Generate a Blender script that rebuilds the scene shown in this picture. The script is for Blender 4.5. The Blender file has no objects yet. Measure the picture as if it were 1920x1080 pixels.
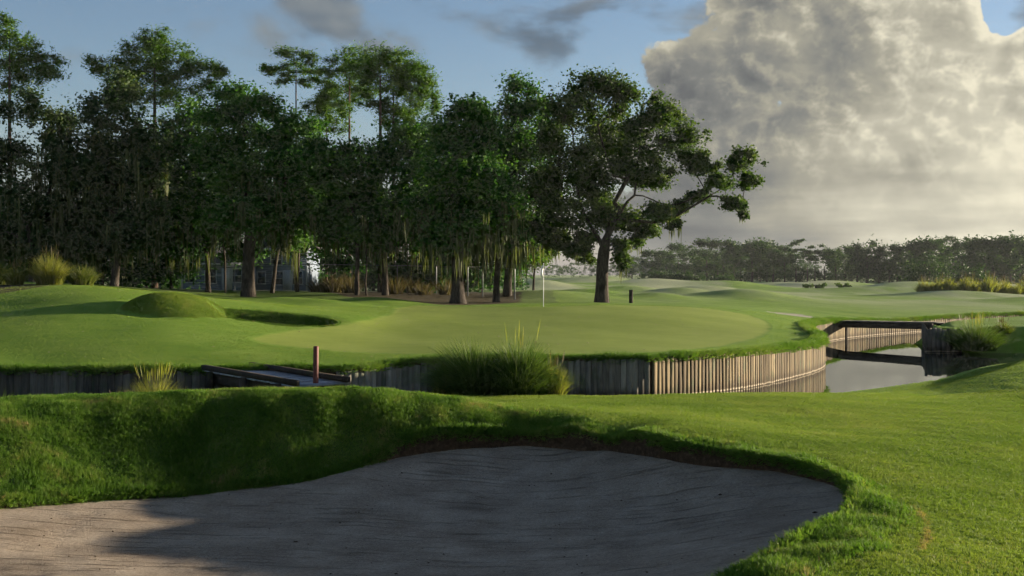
import bpy, math, random
import numpy as np
from mathutils import Vector, Matrix

random.seed(7)
rng = np.random.default_rng(11)
scene = bpy.context.scene
COL = scene.collection

# ------------------------------------------------------------------ camera
F = 2059.0            # focal length in photograph pixels (1920 wide)
CX, HY, HZ = 960.0, 515.0, 3.6    # principal column, horizon row, eye height
cam_d = bpy.data.cameras.new('camera')
cam = bpy.data.objects.new('camera', cam_d)
COL.objects.link(cam)
cam.location = (0, 0, HZ)
cam.rotation_euler = (math.radians(90), 0, 0)
cam_d.sensor_width = 36.0
cam_d.lens = 36.0 * F / 1920.0
cam_d.shift_y = -25.0 / 1920.0
cam_d.clip_start = 0.1
cam_d.clip_end = 9000
scene.camera = cam

# ------------------------------------------------------------------ exposure
vs = scene.view_settings
vs.view_transform = 'Standard'
vs.look = 'None'
vs.gamma = 1.0
vs.use_curve_mapping = False
vs.exposure = 1.5
scene.cycles.max_bounces = 4
scene.cycles.transparent_max_bounces = 8
scene.cycles.volume_bounces = 0
scene.cycles.use_adaptive_sampling = True
scene.cycles.adaptive_threshold = 0.025
scene.cycles.adaptive_min_samples = 12
scene.cycles.caustics_reflective = False
scene.cycles.caustics_refractive = False
scene.cycles.sample_clamp_indirect = 4.0

# ------------------------------------------------------------------ sun
SUN_AZ, SUN_EL = math.radians(67), math.radians(7.3)
S = Vector((math.cos(SUN_EL) * math.sin(SUN_AZ), math.cos(SUN_EL) * math.cos(SUN_AZ), math.sin(SUN_EL)))
sd = bpy.data.lights.new('sun', 'SUN')
sd.energy = 5.0
sd.angle = math.radians(0.9)
sd.color = (1.0, 0.85, 0.64)
sun = bpy.data.objects.new('sun', sd)
COL.objects.link(sun)
sun.rotation_euler = S.to_track_quat('Z', 'Y').to_euler()

# ------------------------------------------------------------------ world
world = bpy.data.worlds.new('World')
scene.world = world
world.use_nodes = True


class NT:
    """small helper round a node tree"""
    def __init__(self, nt):
        self.nt = nt
        self.nt.nodes.clear()

    def n(self, t, **kw):
        nd = self.nt.nodes.new(t)
        for k, v in kw.items():
            setattr(nd, k, v)
        return nd

    def set(self, sock, v):
        if isinstance(v, bpy.types.NodeSocket):
            self.nt.links.new(v, sock)
        elif v is not None:
            sock.default_value = v

    def m(self, op, a, b=None, c=None, clamp=False):
        nd = self.n('ShaderNodeMath', operation=op, use_clamp=clamp)
        for i, v in enumerate((a, b, c)):
            self.set(nd.inputs[i], v)
        return nd.outputs[0]

    def ss(self, v, lo, hi, a=0.0, b=1.0):
        nd = self.n('ShaderNodeMapRange', interpolation_type='SMOOTHSTEP')
        self.set(nd.inputs['Value'], v)
        self.set(nd.inputs['From Min'], lo)
        self.set(nd.inputs['From Max'], hi)
        self.set(nd.inputs['To Min'], a)
        self.set(nd.inputs['To Max'], b)
        return nd.outputs['Result']

    def mix(self, f, a, b, blend='MIX'):
        nd = self.n('ShaderNodeMix', data_type='RGBA', blend_type=blend)
        self.set(nd.inputs[0], f)
        for s, v in ((nd.inputs[6], a), (nd.inputs[7], b)):
            if isinstance(v, (tuple, list)):
                v = (*v[:3], 1.0)
            self.set(s, v)
        return nd.outputs[2]

    def comb(self, x, y, z):
        nd = self.n('ShaderNodeCombineXYZ')
        for i, v in enumerate((x, y, z)):
            self.set(nd.inputs[i], v)
        return nd.outputs[0]

    def noise(self, vec, scale, detail=4.0, rough=0.55, dist=0.0, dim='3D'):
        nd = self.n('ShaderNodeTexNoise', noise_dimensions=dim)
        if vec is not None:
            self.set(nd.inputs['Vector'], vec)
        nd.inputs['Scale'].default_value = scale
        nd.inputs['Detail'].default_value = detail
        nd.inputs['Roughness'].default_value = rough
        nd.inputs['Distortion'].default_value = dist
        return nd.outputs['Fac']

    def scale(self, vec, s):
        nd = self.n('ShaderNodeVectorMath', operation='MULTIPLY')
        self.set(nd.inputs[0], vec)
        nd.inputs[1].default_value = s
        return nd.outputs[0]

    def attr(self, name, inst=False):
        nd = self.n('ShaderNodeAttribute', attribute_name=name)
        if inst:
            nd.attribute_type = 'INSTANCER'
        return nd.outputs['Fac']

    def ramp(self, f, stops):
        nd = self.n('ShaderNodeValToRGB')
        cr = nd.color_ramp
        while len(cr.elements) > 1:
            cr.elements.remove(cr.elements[-1])
        for i, (p, c) in enumerate(stops):
            e = cr.elements[0] if i == 0 else cr.elements.new(p)
            e.position = p
            e.color = (*c, 1.0)
        self.set(nd.inputs[0], f)
        return nd.outputs[0]


def pang(px, py):
    """picture position -> (azimuth, elevation) in degrees, for the cloud bank in the sky"""
    return math.degrees(math.atan((px - CX) / F)), math.degrees(math.atan((HY - py) / F))


def build_world():
    T = NT(world.node_tree)
    sky = T.n('ShaderNodeTexSky', sky_type='NISHITA')
    sky.sun_disc = False
    sky.sun_elevation = SUN_EL
    sky.sun_rotation = SUN_AZ
    sky.altitude = 0
    sky.air_density = 1.0
    sky.dust_density = 0.3
    sky.ozone_density = 3.0
    tc = T.n('ShaderNodeTexCoord')
    sep = T.n('ShaderNodeSeparateXYZ')
    T.set(sep.inputs[0], tc.outputs['Generated'])
    x, y, z = sep.outputs
    u = T.m('MULTIPLY', T.m('ARCTAN2', x, y), 57.2958)
    e = T.m('MULTIPLY', T.m('ARCSINE', T.m('MAXIMUM', T.m('MINIMUM', z, 1.0), -1.0)), 57.2958)

    # cumulus bank: (px, py, rx, ry) lobes, then more banks round the rest of the sky (azimuth, elevation, ra, re)
    P = [(1480, 360, 430, 220), (1640, 90, 260, 250), (1470, 90, 140, 150), (1320, 170, 125, 125), (1800, 330, 300, 260),
         (1960, 190, 110, 140), (1800, 470, 460, 100), (1480, -10, 150, 80)]
    lobes = [(*pang(a, b), math.degrees(c / F), math.degrees(d / F)) for a, b, c, d in P]
    lobes += [(38, 5, 13, 8), (58, 4, 12, 6), (95, 5, 18, 9), (140, 4, 22, 8), (-60, 4, 18, 7), (-110, 5, 20, 8),
              (170, 4, 20, 8), (-158, 6, 16, 9)]

    def density(uu, ee, fine=True):
        v = T.comb(uu, T.m('MULTIPLY', ee, 1.25), 0.0)
        warp = T.n('ShaderNodeTexNoise', noise_dimensions='2D')
        T.set(warp.inputs['Vector'], v)
        warp.inputs['Scale'].default_value = 0.5
        warp.inputs['Detail'].default_value = 2.0
        wv = T.n('ShaderNodeVectorMath', operation='MULTIPLY_ADD')
        T.set(wv.inputs[0], warp.outputs['Color'])
        wv.inputs[1].default_value = (0.9, 0.9, 0.0)
        T.set(wv.inputs[2], v)
        vv = wv.outputs[0]
        vor = T.n('ShaderNodeTexVoronoi', feature='F1', voronoi_dimensions='2D')
        T.set(vor.inputs['Vector'], vv)
        vor.inputs['Scale'].default_value = 0.30
        vor.inputs['Detail'].default_value = 3.0
        vor.inputs['Roughness'].default_value = 0.42
        vor.inputs['Lacunarity'].default_value = 3.2
        billow = T.m('SUBTRACT', 0.55, vor.outputs['Distance'])
        fb = T.m('SUBTRACT', T.noise(v, 0.22, 7.0, 0.52, dim='2D'), 0.5)
        E = None
        for a, b, ra, re in lobes:
            dx = T.m('DIVIDE', T.m('SUBTRACT', uu, a), ra)
            dy = T.m('DIVIDE', T.m('SUBTRACT', ee, b), re)
            q = T.m('SUBTRACT', 1.0, T.m('SQRT', T.m('ADD', T.m('MULTIPLY', dx, dx), T.m('MULTIPLY', dy, dy))))
            E = q if E is None else T.m('SMOOTH_MAX', E, q, 0.15)
        # a gap of clear sky beside the bank's bright shoulder
        ga, ge = pang(1893, 18)
        dx = T.m('DIVIDE', T.m('SUBTRACT', uu, ga), 1.7)
        dy = T.m('DIVIDE', T.m('SUBTRACT', ee, ge), 2.6)
        g = T.m('SUBTRACT', 1.0, T.m('ADD', T.m('MULTIPLY', dx, dx), T.m('MULTIPLY', dy, dy)))
        E = T.m('SUBTRACT', E, T.m('MULTIPLY', T.m('MAXIMUM', g, 0.0), 0.75))
        tex = T.m('ADD', T.m('MULTIPLY', billow, 0.55), T.m('MULTIPLY', fb, 0.40))
        return T.m('ADD', T.m('MINIMUM', T.m('MULTIPLY', E, 1.5), 0.75), tex), tex, E

    d0, t0, E0 = density(u, e)
    d1, t1, E1 = density(T.m('ADD', u, 0.50), T.m('ADD', e, 0.34))
    alpha = T.ss(d0, 0.01, 0.14)
    relief = T.m('MULTIPLY', T.m('SUBTRACT', t0, t1), 1.3)
    hi = T.m('MAXIMUM', relief, T.m('MULTIPLY', relief, 0.40))
    low = T.ss(e, 2.0, 9.0, 0.12, 1.0)
    # towards the sun the cloud lets more light through
    glow = T.m('ADD', T.ss(u, 5.5, 25.0, 0.10, 0.66), T.m('MULTIPLY', T.ss(u, 9.0, 20.0, 0.0, 0.26), T.ss(e, 3.0, 9.0, 1.0, 0.0)))
    soft = T.m('MULTIPLY', T.m('SUBTRACT', T.noise(T.comb(T.m('MULTIPLY', u, 0.16), T.m('MULTIPLY', e, 0.24), 7.7), 1.0, 3.0, 0.5), 0.5), 0.9)
    lit = T.m('ADD', T.m('MULTIPLY', hi, low), T.m('ADD', glow, soft))
    rim = T.m('MULTIPLY', T.ss(d0, 0.08, 0.55, 0.30, 0.0), T.ss(e, 3.0, 8.0))
    lit = T.m('ADD', T.m('ADD', lit, rim), T.m('MULTIPLY', T.m('SUBTRACT', E0, E1), 0.6), clamp=True)
    streak = T.m('SUBTRACT', T.noise(T.comb(T.m('MULTIPLY', u, 0.10), T.m('MULTIPLY', e, 0.75), 3.0), 1.0, 5.0, 0.5), 0.5)
    lit = T.m('ADD', lit, T.m('MULTIPLY', streak, T.m('MULTIPLY', T.ss(e, 0.5, 8.0, 1.0, 0.0), 1.1)), clamp=True)
    ccol = T.ramp(lit, [(0.0, (0.20, 0.21, 0.215)), (0.22, (0.31, 0.315, 0.295)), (0.5, (0.54, 0.515, 0.415)), (0.78, (0.86, 0.815, 0.64)), (1.0, (1.20, 1.12, 0.86))])
    # wisps of high cloud
    wv = T.comb(T.m('MULTIPLY', u, 0.11), T.m('MULTIPLY', e, 0.25), 5.3)
    w = T.noise(wv, 1.0, 6.0, 0.52, 0.3)
    wa = T.m('MULTIPLY', T.ss(w, 0.51, 0.64), T.ss(e, 9.0, 12.0))
    wl = T.noise(T.comb(T.m('MULTIPLY', u, 0.2), T.m('MULTIPLY', e, 0.35), 9.1), 1.0, 3.0, 0.5)
    wcol = T.ramp(wl, [(0.38, (0.12, 0.135, 0.155)), (0.62, (0.36, 0.35, 0.30))])
    K = CLOUD_K
    skyc = T.mix(1.0, sky.outputs[0], SKY_TINT, 'MULTIPLY')
    c = T.mix(T.m('MULTIPLY', wa, 0.7), skyc, T.mix(1.0, wcol, (K, K, K), 'MULTIPLY'))
    c = T.mix(T.ss(e, -2.0, 9.0, 0.85, 0.0), c, (0.40 * K, 0.45 * K, 0.50 * K))
    sheet = T.m('MULTIPLY', T.ss(u, 2.0, 13.0), T.ss(T.m('ADD', e, T.m('MULTIPLY', streak, 5.0)), 2.2, 7.5, 1.0, 0.0))
    alpha = T.m('MAXIMUM', alpha, T.m('MULTIPLY', sheet, 0.96))
    c = T.mix(alpha, c, T.mix(1.0, ccol, (K, K, K), 'MULTIPLY'))
    bg = T.n('ShaderNodeBackground')
    T.set(bg.inputs['Color'], c)
    bg.inputs['Strength'].default_value = 0.096
    out = T.n('ShaderNodeOutputWorld')
    T.set(out.inputs['Surface'], bg.outputs[0])


CLOUD_K = 2.65
HAZE = 0.00011
SKY_TINT = (0.92, 0.72, 0.67)
build_world()
world.cycles.sampling_method = 'MANUAL'
world.cycles.sample_map_resolution = 512

# ------------------------------------------------------------------ general helpers


def tag(o, label=None, cat=None, group=None, kind=None):
    if label: o['label'] = label
    if cat: o['category'] = cat
    if group: o['group'] = group
    if kind: o['kind'] = kind
    return o


def empty(name, loc, rz=0.0):
    o = bpy.data.objects.new(name, None)
    o.empty_display_size = 0.2
    COL.objects.link(o)
    o.location = loc
    o.rotation_euler = (0, 0, rz)
    return o


def mesh_np(name, v, f, mat=None, attrs=None, smooth=False):
    """mesh from arrays; f is an (n,3) or (n,4) array or a list of such arrays"""
    fl = f if isinstance(f, list) else [f]
    fl = [np.asarray(a, dtype=np.int32) for a in fl if len(a)]
    me = bpy.data.meshes.new(name)
    v = np.asarray(v, dtype=np.float32)
    me.vertices.add(len(v))
    me.vertices.foreach_set('co', v.ravel())
    tot = np.concatenate([np.full(len(a), a.shape[1], dtype=np.int32) for a in fl])
    idx = np.concatenate([a.ravel() for a in fl])
    me.loops.add(len(idx))
    me.loops.foreach_set('vertex_index', idx)
    me.polygons.add(len(tot))
    st = np.zeros(len(tot), dtype=np.int32)
    st[1:] = np.cumsum(tot)[:-1]
    me.polygons.foreach_set('loop_start', st)
    if smooth:
        me.polygons.foreach_set('use_smooth', np.ones(len(tot), dtype=bool))
    if attrs:
        for k, a in attrs.items():
            at = me.attributes.new(k, 'FLOAT', 'POINT')
            at.data.foreach_set('value', np.asarray(a, dtype=np.float32))
    me.update(calc_edges=True)
    me.validate()
    if mat: me.materials.append(mat)
    return me


def ob(name, me, parent=None, loc=None):
    o = bpy.data.objects.new(name, me)
    COL.objects.link(o)
    if parent is not None: o.parent = parent
    if loc is not None: o.location = loc
    return o


class MB:
    """collects simple shapes into one mesh"""
    def __init__(self):
        self.v, self.q, self.n = [], [], 0

    def box(self, c, s, rz=0.0, jit=0.0, tilt=0.0):
        hx, hy, hz = s[0] / 2, s[1] / 2, s[2] / 2
        p = np.array([(-hx, -hy, -hz), (hx, -hy, -hz), (hx, hy, -hz), (-hx, hy, -hz), (-hx, -hy, hz), (hx, -hy, hz), (hx, hy, hz), (-hx, hy, hz)], float)
        if jit: p += rng.normal(0, jit, p.shape)
        if tilt:
            ct, st = math.cos(tilt), math.sin(tilt)
            p = np.column_stack([p[:, 0] * ct + p[:, 2] * st, p[:, 1], -p[:, 0] * st + p[:, 2] * ct])
        ca, sa = math.cos(rz), math.sin(rz)
        p = np.column_stack([p[:, 0] * ca - p[:, 1] * sa, p[:, 0] * sa + p[:, 1] * ca, p[:, 2]]) + np.array(c)
        f = np.array([(0, 3, 2, 1), (4, 5, 6, 7), (0, 1, 5, 4), (1, 2, 6, 5), (2, 3, 7, 6), (3, 0, 4, 7)]) + self.n
        self.v.append(p); self.q.append(f); self.n += 8
        return self

    def tube(self, pts, radii, sides=8, caps=True):
        pts = np.asarray(pts, float)
        k = len(pts)
        radii = np.broadcast_to(np.asarray(radii, float), (k,))
        V = tube_rings(pts, radii, sides)
        i = np.arange(k - 1)[:, None] * sides
        j = np.arange(sides)[None, :]
        a = i + j; b = i + (j + 1) % sides
        f = np.stack([a, b, b + sides, a + sides], -1).reshape(-1, 4) + self.n
        self.v.append(V); self.q.append(f); self.n += len(V)
        if caps:
            for ring in (0, k - 1):
                c = pts[ring]
                self.v.append(c[None]); ci = self.n; self.n += 1
                base = ci - len(V) - (0 if ring == 0 else 1) + ring * sides
                jj = np.arange(sides)
                self.q.append(np.stack([base + jj, base + (jj + 1) % sides, np.full(sides, ci), np.full(sides, ci)], -1)) if False else None
                tri = np.stack([base + jj, base + (jj + 1) % sides, np.full(sides, ci)], -1)
                self.t = getattr(self, 't', []); self.t.append(tri)
        return self

    def mesh(self, name, mat, smooth=False):
        fl = [np.concatenate(self.q)] if self.q else []
        if getattr(self, 't', None): fl.append(np.concatenate(self.t))
        return mesh_np(name, np.concatenate(self.v), fl, mat, smooth=smooth)

    def build(self, name, mat, parent=None, smooth=False):
        return ob(name, self.mesh(name, mat, smooth), parent)


def tube_rings(pts, radii, sides):
    k = len(pts)
    t = np.gradient(pts, axis=0)
    t /= np.linalg.norm(t, axis=1, keepdims=True) + 1e-9
    ref = np.array([0.31, 0.95, 0.05])
    n1 = np.cross(t, ref)
    n1 /= np.linalg.norm(n1, axis=1, keepdims=True) + 1e-9
    n2 = np.cross(t, n1)
    a = np.linspace(0, 2 * math.pi, sides, endpoint=False)
    V = pts[:, None, :] + radii[:, None, None] * (np.cos(a)[None, :, None] * n1[:, None, :] + np.sin(a)[None, :, None] * n2[:, None, :])
    return V.reshape(-1, 3)


def catmull(pts, step=0.25):
    p = np.asarray(pts, float)
    p = np.vstack([2 * p[0] - p[1], p, 2 * p[-1] - p[-2]])
    out = []
    for i in range(1, len(p) - 2):
        a, b, c, d = p[i - 1], p[i], p[i + 1], p[i + 2]
        n = max(2, int(np.linalg.norm(c - b) / step))
        t = np.linspace(0, 1, n, endpoint=False)[:, None]
        out.append(0.5 * (2 * b + (c - a) * t + (2 * a - 5 * b + 4 * c - d) * t ** 2 + (3 * b - a - 3 * c + d) * t ** 3))
    out.append(p[-2][None])
    return np.concatenate(out)


def _seg_dist(P, A, B):
    best = np.full(len(P), 1e18); sgn = np.ones(len(P))
    for a, b in zip(A, B):
        d = b - a
        L2 = d @ d
        if L2 < 1e-12: continue
        wx = P[:, 0] - a[0]; wy = P[:, 1] - a[1]
        t = np.clip((wx * d[0] + wy * d[1]) / L2, 0, 1)
        q = (wx - t * d[0]) ** 2 + (wy - t * d[1]) ** 2
        m = q < best
        best[m] = q[m]
        sgn[m] = np.where(d[0] * wy[m] - d[1] * wx[m] >= 0, 1.0, -1.0)
    return np.sqrt(best), sgn


def seg_dist(P, L, closed=False, near=3.0):
    """distance of points to polyline, and side sign of the nearest segment (left of travel is positive);
    coarse first, then exact for the points close to the line"""
    if closed: L = np.vstack([L, L[:1]])
    if len(L) < 40:
        return _seg_dist(P, L[:-1], L[1:])
    k = max(4, len(L) // 24)
    C = np.vstack([L[:-1:k], L[-1:]])
    d, sg = _seg_dist(P, C[:-1], C[1:])
    m = np.nonzero(d < near + 1.0)[0]
    if len(m):
        Q = P[m]
        best = np.full(len(m), 1e18); s2 = np.ones(len(m))
        for i in range(0, len(L) - 1, k):
            seg = L[i:i + k + 1]
            lo = seg.min(0) - near - 1.5; hi = seg.max(0) + near + 1.5
            w = np.nonzero((Q[:, 0] > lo[0]) & (Q[:, 0] < hi[0]) & (Q[:, 1] > lo[1]) & (Q[:, 1] < hi[1]))[0]
            if not len(w): continue
            dd, ss = _seg_dist(Q[w], seg[:-1], seg[1:])
            t = dd < best[w]
            best[w[t]] = dd[t]; s2[w[t]] = ss[t]
        ok = best < 1e17
        d[m[ok]] = best[ok]; sg[m[ok]] = s2[ok]
    return d, sg


def inside(P, L):
    x, y = P[:, 0], P[:, 1]
    c = np.zeros(len(P), bool)
    j = len(L) - 1
    for i in range(len(L)):
        xi, yi = L[i]; xj, yj = L[j]
        if yi != yj:
            c ^= ((yi > y) != (yj > y)) & (x < (xj - xi) * (y - yi) / (yj - yi) + xi)
        j = i
    return c


def sdf_poly(P, L):
    """signed distance to a closed outline, positive inside (clamped to -4 well outside)"""
    out = np.full(len(P), -4.0)
    lo = L.min(0) - 4; hi = L.max(0) + 4
    w = np.nonzero((P[:, 0] > lo[0]) & (P[:, 0] < hi[0]) & (P[:, 1] > lo[1]) & (P[:, 1] < hi[1]))[0]
    if len(w):
        Q = P[w]
        d, _ = seg_dist(Q, L, True)
        out[w] = np.where(inside(Q, L), d, -d)
    return out


def sstep(x, a, b):
    t = np.clip((np.asarray(x, float) - a) / (b - a), 0, 1)
    return t * t * (3 - 2 * t)


def vnoise(x, y, s, seed=0):
    """cheap smooth value noise, -1..1"""
    x = np.asarray(x, float) / s; y = np.asarray(y, float) / s
    xi = np.floor(x).astype(np.int64); yi = np.floor(y).astype(np.int64)
    fx = x - xi; fy = y - yi
    fx = fx * fx * (3 - 2 * fx); fy = fy * fy * (3 - 2 * fy)

    def h(a, b):
        k = (a * 374761393 + b * 668265263 + seed * 974634777) & 0x7fffffff
        k = ((k ^ (k >> 13)) * 1274126177) & 0x7fffffff
        return ((k ^ (k >> 16)) & 0xffff) / 32767.5 - 1.0
    return (h(xi, yi) * (1 - fx) + h(xi + 1, yi) * fx) * (1 - fy) + (h(xi, yi + 1) * (1 - fx) + h(xi + 1, yi + 1) * fx) * fy


def X(px, d):
    return (px - CX) / F * d


def Zp(py, d):
    return HZ - (py - HY) * d / F


# ------------------------------------------------------------------ terrain heights
class TPS:
    """thin plate surface through height marks (column, depth, height)"""
    def __init__(self, marks, lam=1e-4):
        m = np.array(marks, float)
        self.p = self.uv(m[:, 0], m[:, 1])
        n = len(m)
        K = self.k(self.p, self.p) + lam * np.eye(n)
        Pm = np.column_stack([np.ones(n), self.p])
        A = np.block([[K, Pm], [Pm.T, np.zeros((3, 3))]])
        sol = np.linalg.solve(A, np.concatenate([m[:, 2], np.zeros(3)]))
        self.w, self.c = sol[:n], sol[n:]

    @staticmethod
    def uv(px, d):
        return np.column_stack([(np.asarray(px, float) - CX) / 700.0, np.log(np.asarray(d, float)) * 2.2])

    @staticmethod
    def k(a, b):
        r2 = ((a[:, None, :] - b[None, :, :]) ** 2).sum(-1)
        return 0.5 * r2 * np.log(r2 + 1e-12)

    def __call__(self, x, y):
        y = np.maximum(y, 2.0)
        q = self.uv(np.clip(CX + x / y * F, -2500, 4400), y)
        out = np.empty(len(q))
        for i in range(0, len(q), 60000):
            s = q[i:i + 60000]
            out[i:i + 60000] = self.k(s, self.p) @ self.w + self.c[0] + s @ self.c[1:]
        return out


def marks(lst):
    return [(px, d, Zp(py, d)) for px, py, d in lst]


MA = marks([
    (-400, 695, 30), (-200, 694, 30), (0, 694, 30), (200, 694, 30.2), (400, 693, 30.5), (560, 690, 30.5), (700, 686, 31.2), (820, 675, 31.9), (1000, 672, 31.9),
    (1225, 672, 32), (1400, 660, 34.8), (1540, 643, 42), (1562, 632, 45),
    (1020, 575, 56), (1000, 615, 44), (1000, 590, 50), (1250, 614, 45), (1250, 590, 51), (700, 612, 44), (650, 582, 52),
    (1440, 606, 50), (1380, 583, 58), (1020, 570, 62), (860, 572, 66), (1128, 567, 74), (940, 568, 70),
    (720, 557, 74), (560, 551, 76), (465, 556, 74), (390, 550, 76),
    (0, 662, 33), (0, 620, 37), (0, 572, 44), (100, 537, 52), (0, 540, 52), (-150, 537, 52), (200, 541, 50), (200, 592, 40), (205, 563, 43.5), (100, 576, 42), (300, 640, 35),
    (215, 537, 72), (100, 530, 72), (450, 612, 40), (560, 606, 43), (640, 592, 46), (500, 570, 52), (400, 560, 60),
    (1560, 614, 55), (1500, 591, 62), (1650, 603, 65), (1700, 585, 76), (1700, 570, 92), (1700, 556, 125), (1500, 570, 86), (1850, 576, 86), (1920, 560, 112),
    (1700, 541, 200), (1700, 530, 350), (1300, 526, 350), (1100, 523, 350), (1050, 530, 200), (1050, 545, 110), (1250, 550, 105), (1300, 535, 200),
    (400, 545, 110), (0, 532, 110), (-600, 540, 60), (-600, 530, 110), (2600, 600, 62), (2600, 560, 110), (-600, 640, 35), (2600, 650, 45),
    (700, 545, 110), (400, 530, 250), (-600, 525, 350), (2600, 525, 350)])
MA += [(p, d, 2.0) for p in (-2000, -600, 400, 1100, 1800, 2600, 4000) for d in (900, 3500)]
HA0 = TPS(MA)

# (column, row of the foot, depth, radius across, radius along, height)
MOUNDS = [(1400, 95, 4.6, 4.0, .75), (1010, 140, 4.6, 5, .9), (1235, 88, 2.8, 2.6, .40), (1285, 104, 3.4, 3.0, .55), (1180, 118, 4, 4, .5), (1330, 125, 5, 4, .6),
          (1100, 98, 3.0, 3, .38), (1230, 190, 7, 7, .9), (1370, 185, 7, 6, 1.0), (1470, 210, 8, 7, .8), (1640, 150, 9, 6, .7), (1560, 240, 9, 8, 1.0), (1720, 175, 9, 6, 1.3), (1860, 150, 9, 6, 1.0),
          (1790, 125, 7, 5, .6), (1120, 220, 9, 8, 1.2), (1000, 82, 3.4, 2.2, .42), (1080, 84, 3, 2.4, .34), (1840, 220, 10, 8, 1.0), (540, 62, 2.2, 2.0, .32), (610, 60, 2.4, 1.8, .30),
          (700, 68, 2.6, 2.0, .3), (1950, 100, 6, 4, .4)]
KNOB = (X(338, 43.0), 43.0)
POT = (X(508, 43.8), 43.8)


def HA(x, y):
    x = np.asarray(x, float); y = np.asarray(y, float)
    z = HA0(x, y)
    for px, d, rx, ry, h in MOUNDS:
        cx = X(px, d)
        z = z + (1.15 * h if d > 80 else h) * np.exp(-(((x - cx) / rx) ** 2 + ((y - d) / ry) ** 2))
    # hollow of the pot bunker on the left, then the knob of rough turf beside it
    r = np.sqrt(((x - POT[0]) / 2.75) ** 2 + ((y - POT[1]) / 1.75) ** 2)
    z = z - 1.05 * (1 - sstep(r, 0.60, 1.02))
    ex, ey = x - KNOB[0], y - KNOB[1]
    q = np.sqrt((ex / 2.15) ** 2 + (ey / 2.3) ** 2)
    z = z + 0.05 * np.exp(-((r - 1.25) / 0.28) ** 2) * sstep(y, POT[1] - .4, POT[1] + .6) * sstep(q, 1.0, 1.6)
    z = z + 0.56 * np.clip(1 - q ** 2.2, 0, None) ** 1.1 * (1 - .22 * ex / 1.95 + .15 * ey / 2.1) - .10 * np.exp(-((q - 1.10) / .12) ** 2) * sstep(-ex, -1.2, -.2)
    # small far bunker right of the green
    r2 = np.sqrt(((x - X(1492, 62)) / 1.6) ** 2 + ((y - 62) / 1.9) ** 2)
    z = z - 0.07 * (1 - sstep(r2, 0.8, 1.05))
    fade = sstep(y, 20, 60)
    z = z + 0.02 * vnoise(x, y, 2.3, 3) + 0.05 * fade * vnoise(x, y, 7.0, 4) + 0.12 * sstep(y, 90, 200) * vnoise(x, y, 19.0, 5)
    return z


MBk = marks([
    (600, 719, 27.3), (750, 737, 27), (900, 739, 27.5), (1100, 741, 27.6), (1300, 740, 27.8), (1500, 746, 27),
    (1650, 742, 29.5), (1650, 726, 34.5), (1760, 740, 31), (1760, 712, 37.5), (1850, 702, 35), (1900, 684, 38), (1920, 655, 44), (1800, 694, 40),
    (1000, 776, 21.6), (1100, 764, 23.5), (1100, 790, 20.6), (1200, 812, 19.3), (1280, 829, 18.2), (1400, 850, 17.25), (1500, 866, 16.5), (1570, 890, 15.5), (1605, 917, 14.45), (1600, 970, 12.6), (1500, 1032, 11.1),
    (1410, 1082, 10.15), (1750, 900, 15.3), (1900, 1000, 12.2), (1900, 800, 21.5), (1600, 800, 21.3), (2300, 900, 16.5), (2500, 750, 28), (2500, 690, 45),
    (850, 800, 20.8), (940, 806, 20.9), (1000, 806, 20.9), (1150, 820, 19.9)])
# the grassy bank left of the bunker: crest line and sand edge, one profile for every stretch
for px in (-300, -150, 0, 100, 200, 300, 400, 500, 600, 700, 790, 870):
    dc = float(np.interp(px, [-300, 0, 200, 400, 700, 800, 880], [18.7, 20.0, 20.7, 21.1, 21.5, 21.8, 21.9]))
    zc = Zp(float(np.interp(px, [-300, 0, 150, 350, 480, 600, 700, 800, 880], [772, 754, 749, 740, 735, 733, 735, 744, 754])), dc)
    de = float(np.interp(px, [-300, 0, 200, 400, 560, 640, 740, 850], [15.5, 17.0, 18.1, 18.85, 19.2, 19.6, 20.25, 20.75]))
    ze = float(np.interp(px, [-300, 0, 200, 400, 560, 640, 740, 850], [.10, .08, .01, -.03, .08, .18, .33, .60]))
    MBk += [(px, dc, zc), (px, dc + .7, zc - .03), (px, dc + 2.0, zc - .30)]
    if px < 750: MBk += [(px, de, ze), (px, de + .4 * (dc - de), ze + .54 * (zc - ze)), (px, de + .72 * (dc - de), ze + .90 * (zc - ze))]
    if px < 500: MBk += [(px, dc + 3.8, .60)]
MBk += [(800, 23.8, .98), (800, 25.2, .78), (1000, 23.6, .82), (1000, 25.6, .68), (1300, 23.5, .68), (1500, 21.5, .66)]
MBk += [(-600, 24, .6), (960, 5, .8), (-1500, 12, .9), (3200, 12, .8),
        (-1500, 20, 1.3), (1250, 6.5, .8), (1800, 6.5, .8), (2000, 60, 1.0), (1500, 60, .8), (-1500, 40, .6), (3200, 50, 1.0)]
HB0 = TPS(MBk)

# near waterline (land on the right of travel, i.e. towards the camera) and the sheet-plank line round the green
BANK = catmull([(-70, 26.8), (-30, 27.3), (-8, 27.8), (-4, 28.6), (0, 29.4), (4, 30.2), (8, 32.0), (9.8, 33.4), (12, 35.3), (14.9, 38.2), (17.2, 41.4), (20, 44.6), (24, 47.0), (30, 48.8), (36, 49.4)], 0.6)
WALL = catmull([(-75, 29.0), (-40, 29.7), (-20, 29.95), (-9, 30.25), (-7.2, 30.3), (-5.2, 30.2), (-4.3, 30.35), (-3.2, 31.55), (-2.4, 31.8), (0, 31.85), (2.2, 31.9), (4.05, 31.9)], 0.3)
WALL2 = catmull([(4.05, 31.9), (5.6, 33.1), (7.4, 34.9), (9.7, 38.2), (11.6, 41.6), (12.6, 44.4), (13.2, 48.0), (14.2, 52.5), (15.9, 57.0), (17.9, 60.6), (20.5, 64.0), (24.5, 68.0), (31, 73.5), (42, 80), (70, 92)], 0.3)
AWALL = np.vstack([WALL[:-1], WALL2])
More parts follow.
